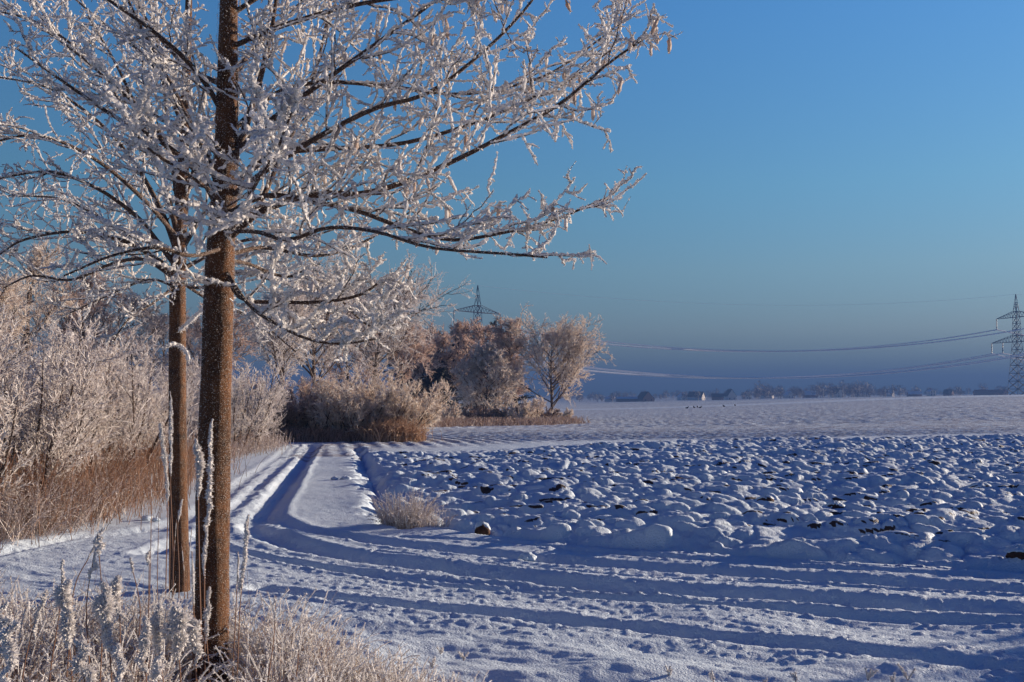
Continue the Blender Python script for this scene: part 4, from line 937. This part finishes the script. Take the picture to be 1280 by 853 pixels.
# rimed shoots climbing along the trunks
SH = [
    ([(206, 800, 8.3), (208, 700, 8.3), (210, 620, 8.3), (204, 560, 8.3), (201, 530, 8.3)], .75, .026, 'rimed shoot against the left side of the slim trunk'),
    ([(214, 800, 8.2), (216, 690, 8.2), (213, 600, 8.2), (214, 540, 8.2), (213, 490, 8.2)], .70, .020, 'tall rimed shoot in front of the slim trunk'),
    ([(222, 800, 8.2), (224, 720, 8.2), (222, 660, 8.2), (228, 625, 8.2)], .2, .018, 'short rimed shoot right in front of the slim trunk'),
    ([(252, 930, 5.3), (252, 820, 5.3), (249, 700, 5.3), (248, 620, 5.3), (250, 580, 5.3), (244, 550, 5.3)], .34, .026, 'rimed shoot with a bent tip left of the thick trunk'),
    ([(258, 930, 5.25), (256, 820, 5.25), (256, 700, 5.25), (262, 620, 5.25), (264, 525, 5.25)], .85, .020, 'long white rimed shoot lying along the thick trunk'),
    ([(262, 930, 5.2), (262, 850, 5.2), (258, 790, 5.2), (262, 735, 5.2)], .30, .020, 'lower white rimed shoot at the foot of the thick trunk'),
    ([(246, 930, 5.0), (245, 840, 5.0), (242, 760, 5.0), (240, 690, 5.0)], .30, .012, 'brown shoot between both trunks with thin rime'),
]
for i, (pts, hl, hr, lab) in enumerate(SH): plume(pts, hl, hr, lab, 700 + i, stem_r=.005, grp='rimed shoots around the two trunks', name='rimed_shoot')
# bundle of bare shoots around the slim trunk
rng = R0(720)
for i in range(9):
    if i in (1, 4, 6): continue
    x0 = [200, 207, 212, 218, 224, 229, 232, 236, 185][i]; tp_y = [640, 600, 560, 650, 620, 680, 640, 660, 590][i]
    pts = [(x0 + rng.uniform(-4, 4), 800, 8.2), (x0 + rng.uniform(-4, 4), 720, 8.2), (x0 + rng.uniform(-5, 5), tp_y, 8.2)]
    labs = ['second from the left', '', 'third from the left', 'fourth from the left', '', 'fifth from the left', '', 'rightmost', 'leftmost and most isolated']
    plume(pts, .3, .006, 'thin brown bare shoot, %s of those around the slim trunk' % labs[i], 730 + i, stem_r=.0045, grp='bare shoots around the slim trunk', name='bare_shoot')
# small sprigs poking through the snow at the bottom right
rng = R0(760)
for i, (px, py, hh, lab) in enumerate([(1135, 853, .09, 'fat rimed sprig at the bottom right, right one of the close pair'), (1085, 853, .10, 'thin rimed sprig at the bottom right, left one of the close pair'), (1116, 858, .05, 'tiny rimed sprig between the close pair'), (892, 855, .05, 'rimed sprig at the bottom edge, middle right'), (838, 848, .05, 'leaning rimed sprig at the bottom edge near the centre'), (995, 855, .04, 'small rimed sprig at the bottom edge between the others'), (955, 858, .03, 'lowest rimed sprig at the bottom edge'), (580, 828, .05, 'spreading rimed sprig right of the grass'), (551, 820, .05, 'rimed sprig touching the end of the grass'), (540, 838, .06, 'branched rimed sprig at the foot of the grass')]):
    x, y = gr(px, py); t = empty('rimed_sprig', (x, y, zg(x, y) + .01)); tag(t, lab, 'sprig', 'rimed sprigs poking through the near snow')
    m = 4; a = rng.random(m) * 6.28; b = np.zeros((m, 3)); d = np.stack([np.cos(a) * .5, np.sin(a) * .5, np.ones(m)], -1); P = grow(rng, b, d, hh * (.7 + .8 * rng.random(m)), 6, .1, 0)
    build('stems', [tubes(P, taper(m, 7, .0022, .0015), 4)], BROWNST, t); build('rime', [rime_on(rng, P[:, 1:], 900, .013, .004), tubes(P[:, 1:], .004 * (.5 + rng.random((m, 6))), 5)], RIME, t)
# lumps of snow thrown beside the ruts
rng = R0(780)
for i, (px, py, r_, lab) in enumerate([(660, 700, .09, 'round snow lump on the road shoulder, centre of the photo'), (183, 650, .07, 'snow lump with a dark foot left of the slim trunk'), (195, 652, .05, 'smaller snow lump beside the slim trunk'), (432, 600, .10, 'snow lump by the ditch, left of the dry grass tuft'), (418, 600, .07, 'flat snow lump on the verge left of the ditch')]):
    x, y = gr(px, py); V, F = blob(rng, r_, r_ * .8, r_ * .55, 40 + i); o = build('snow_lump', [(V, F)], SNOW, smooth=True); o.location = (x, y, zg(x, y) + .02); tag(o, lab, 'snow lump', 'snow lumps on the verge')
print('scene built', len(bpy.data.objects))
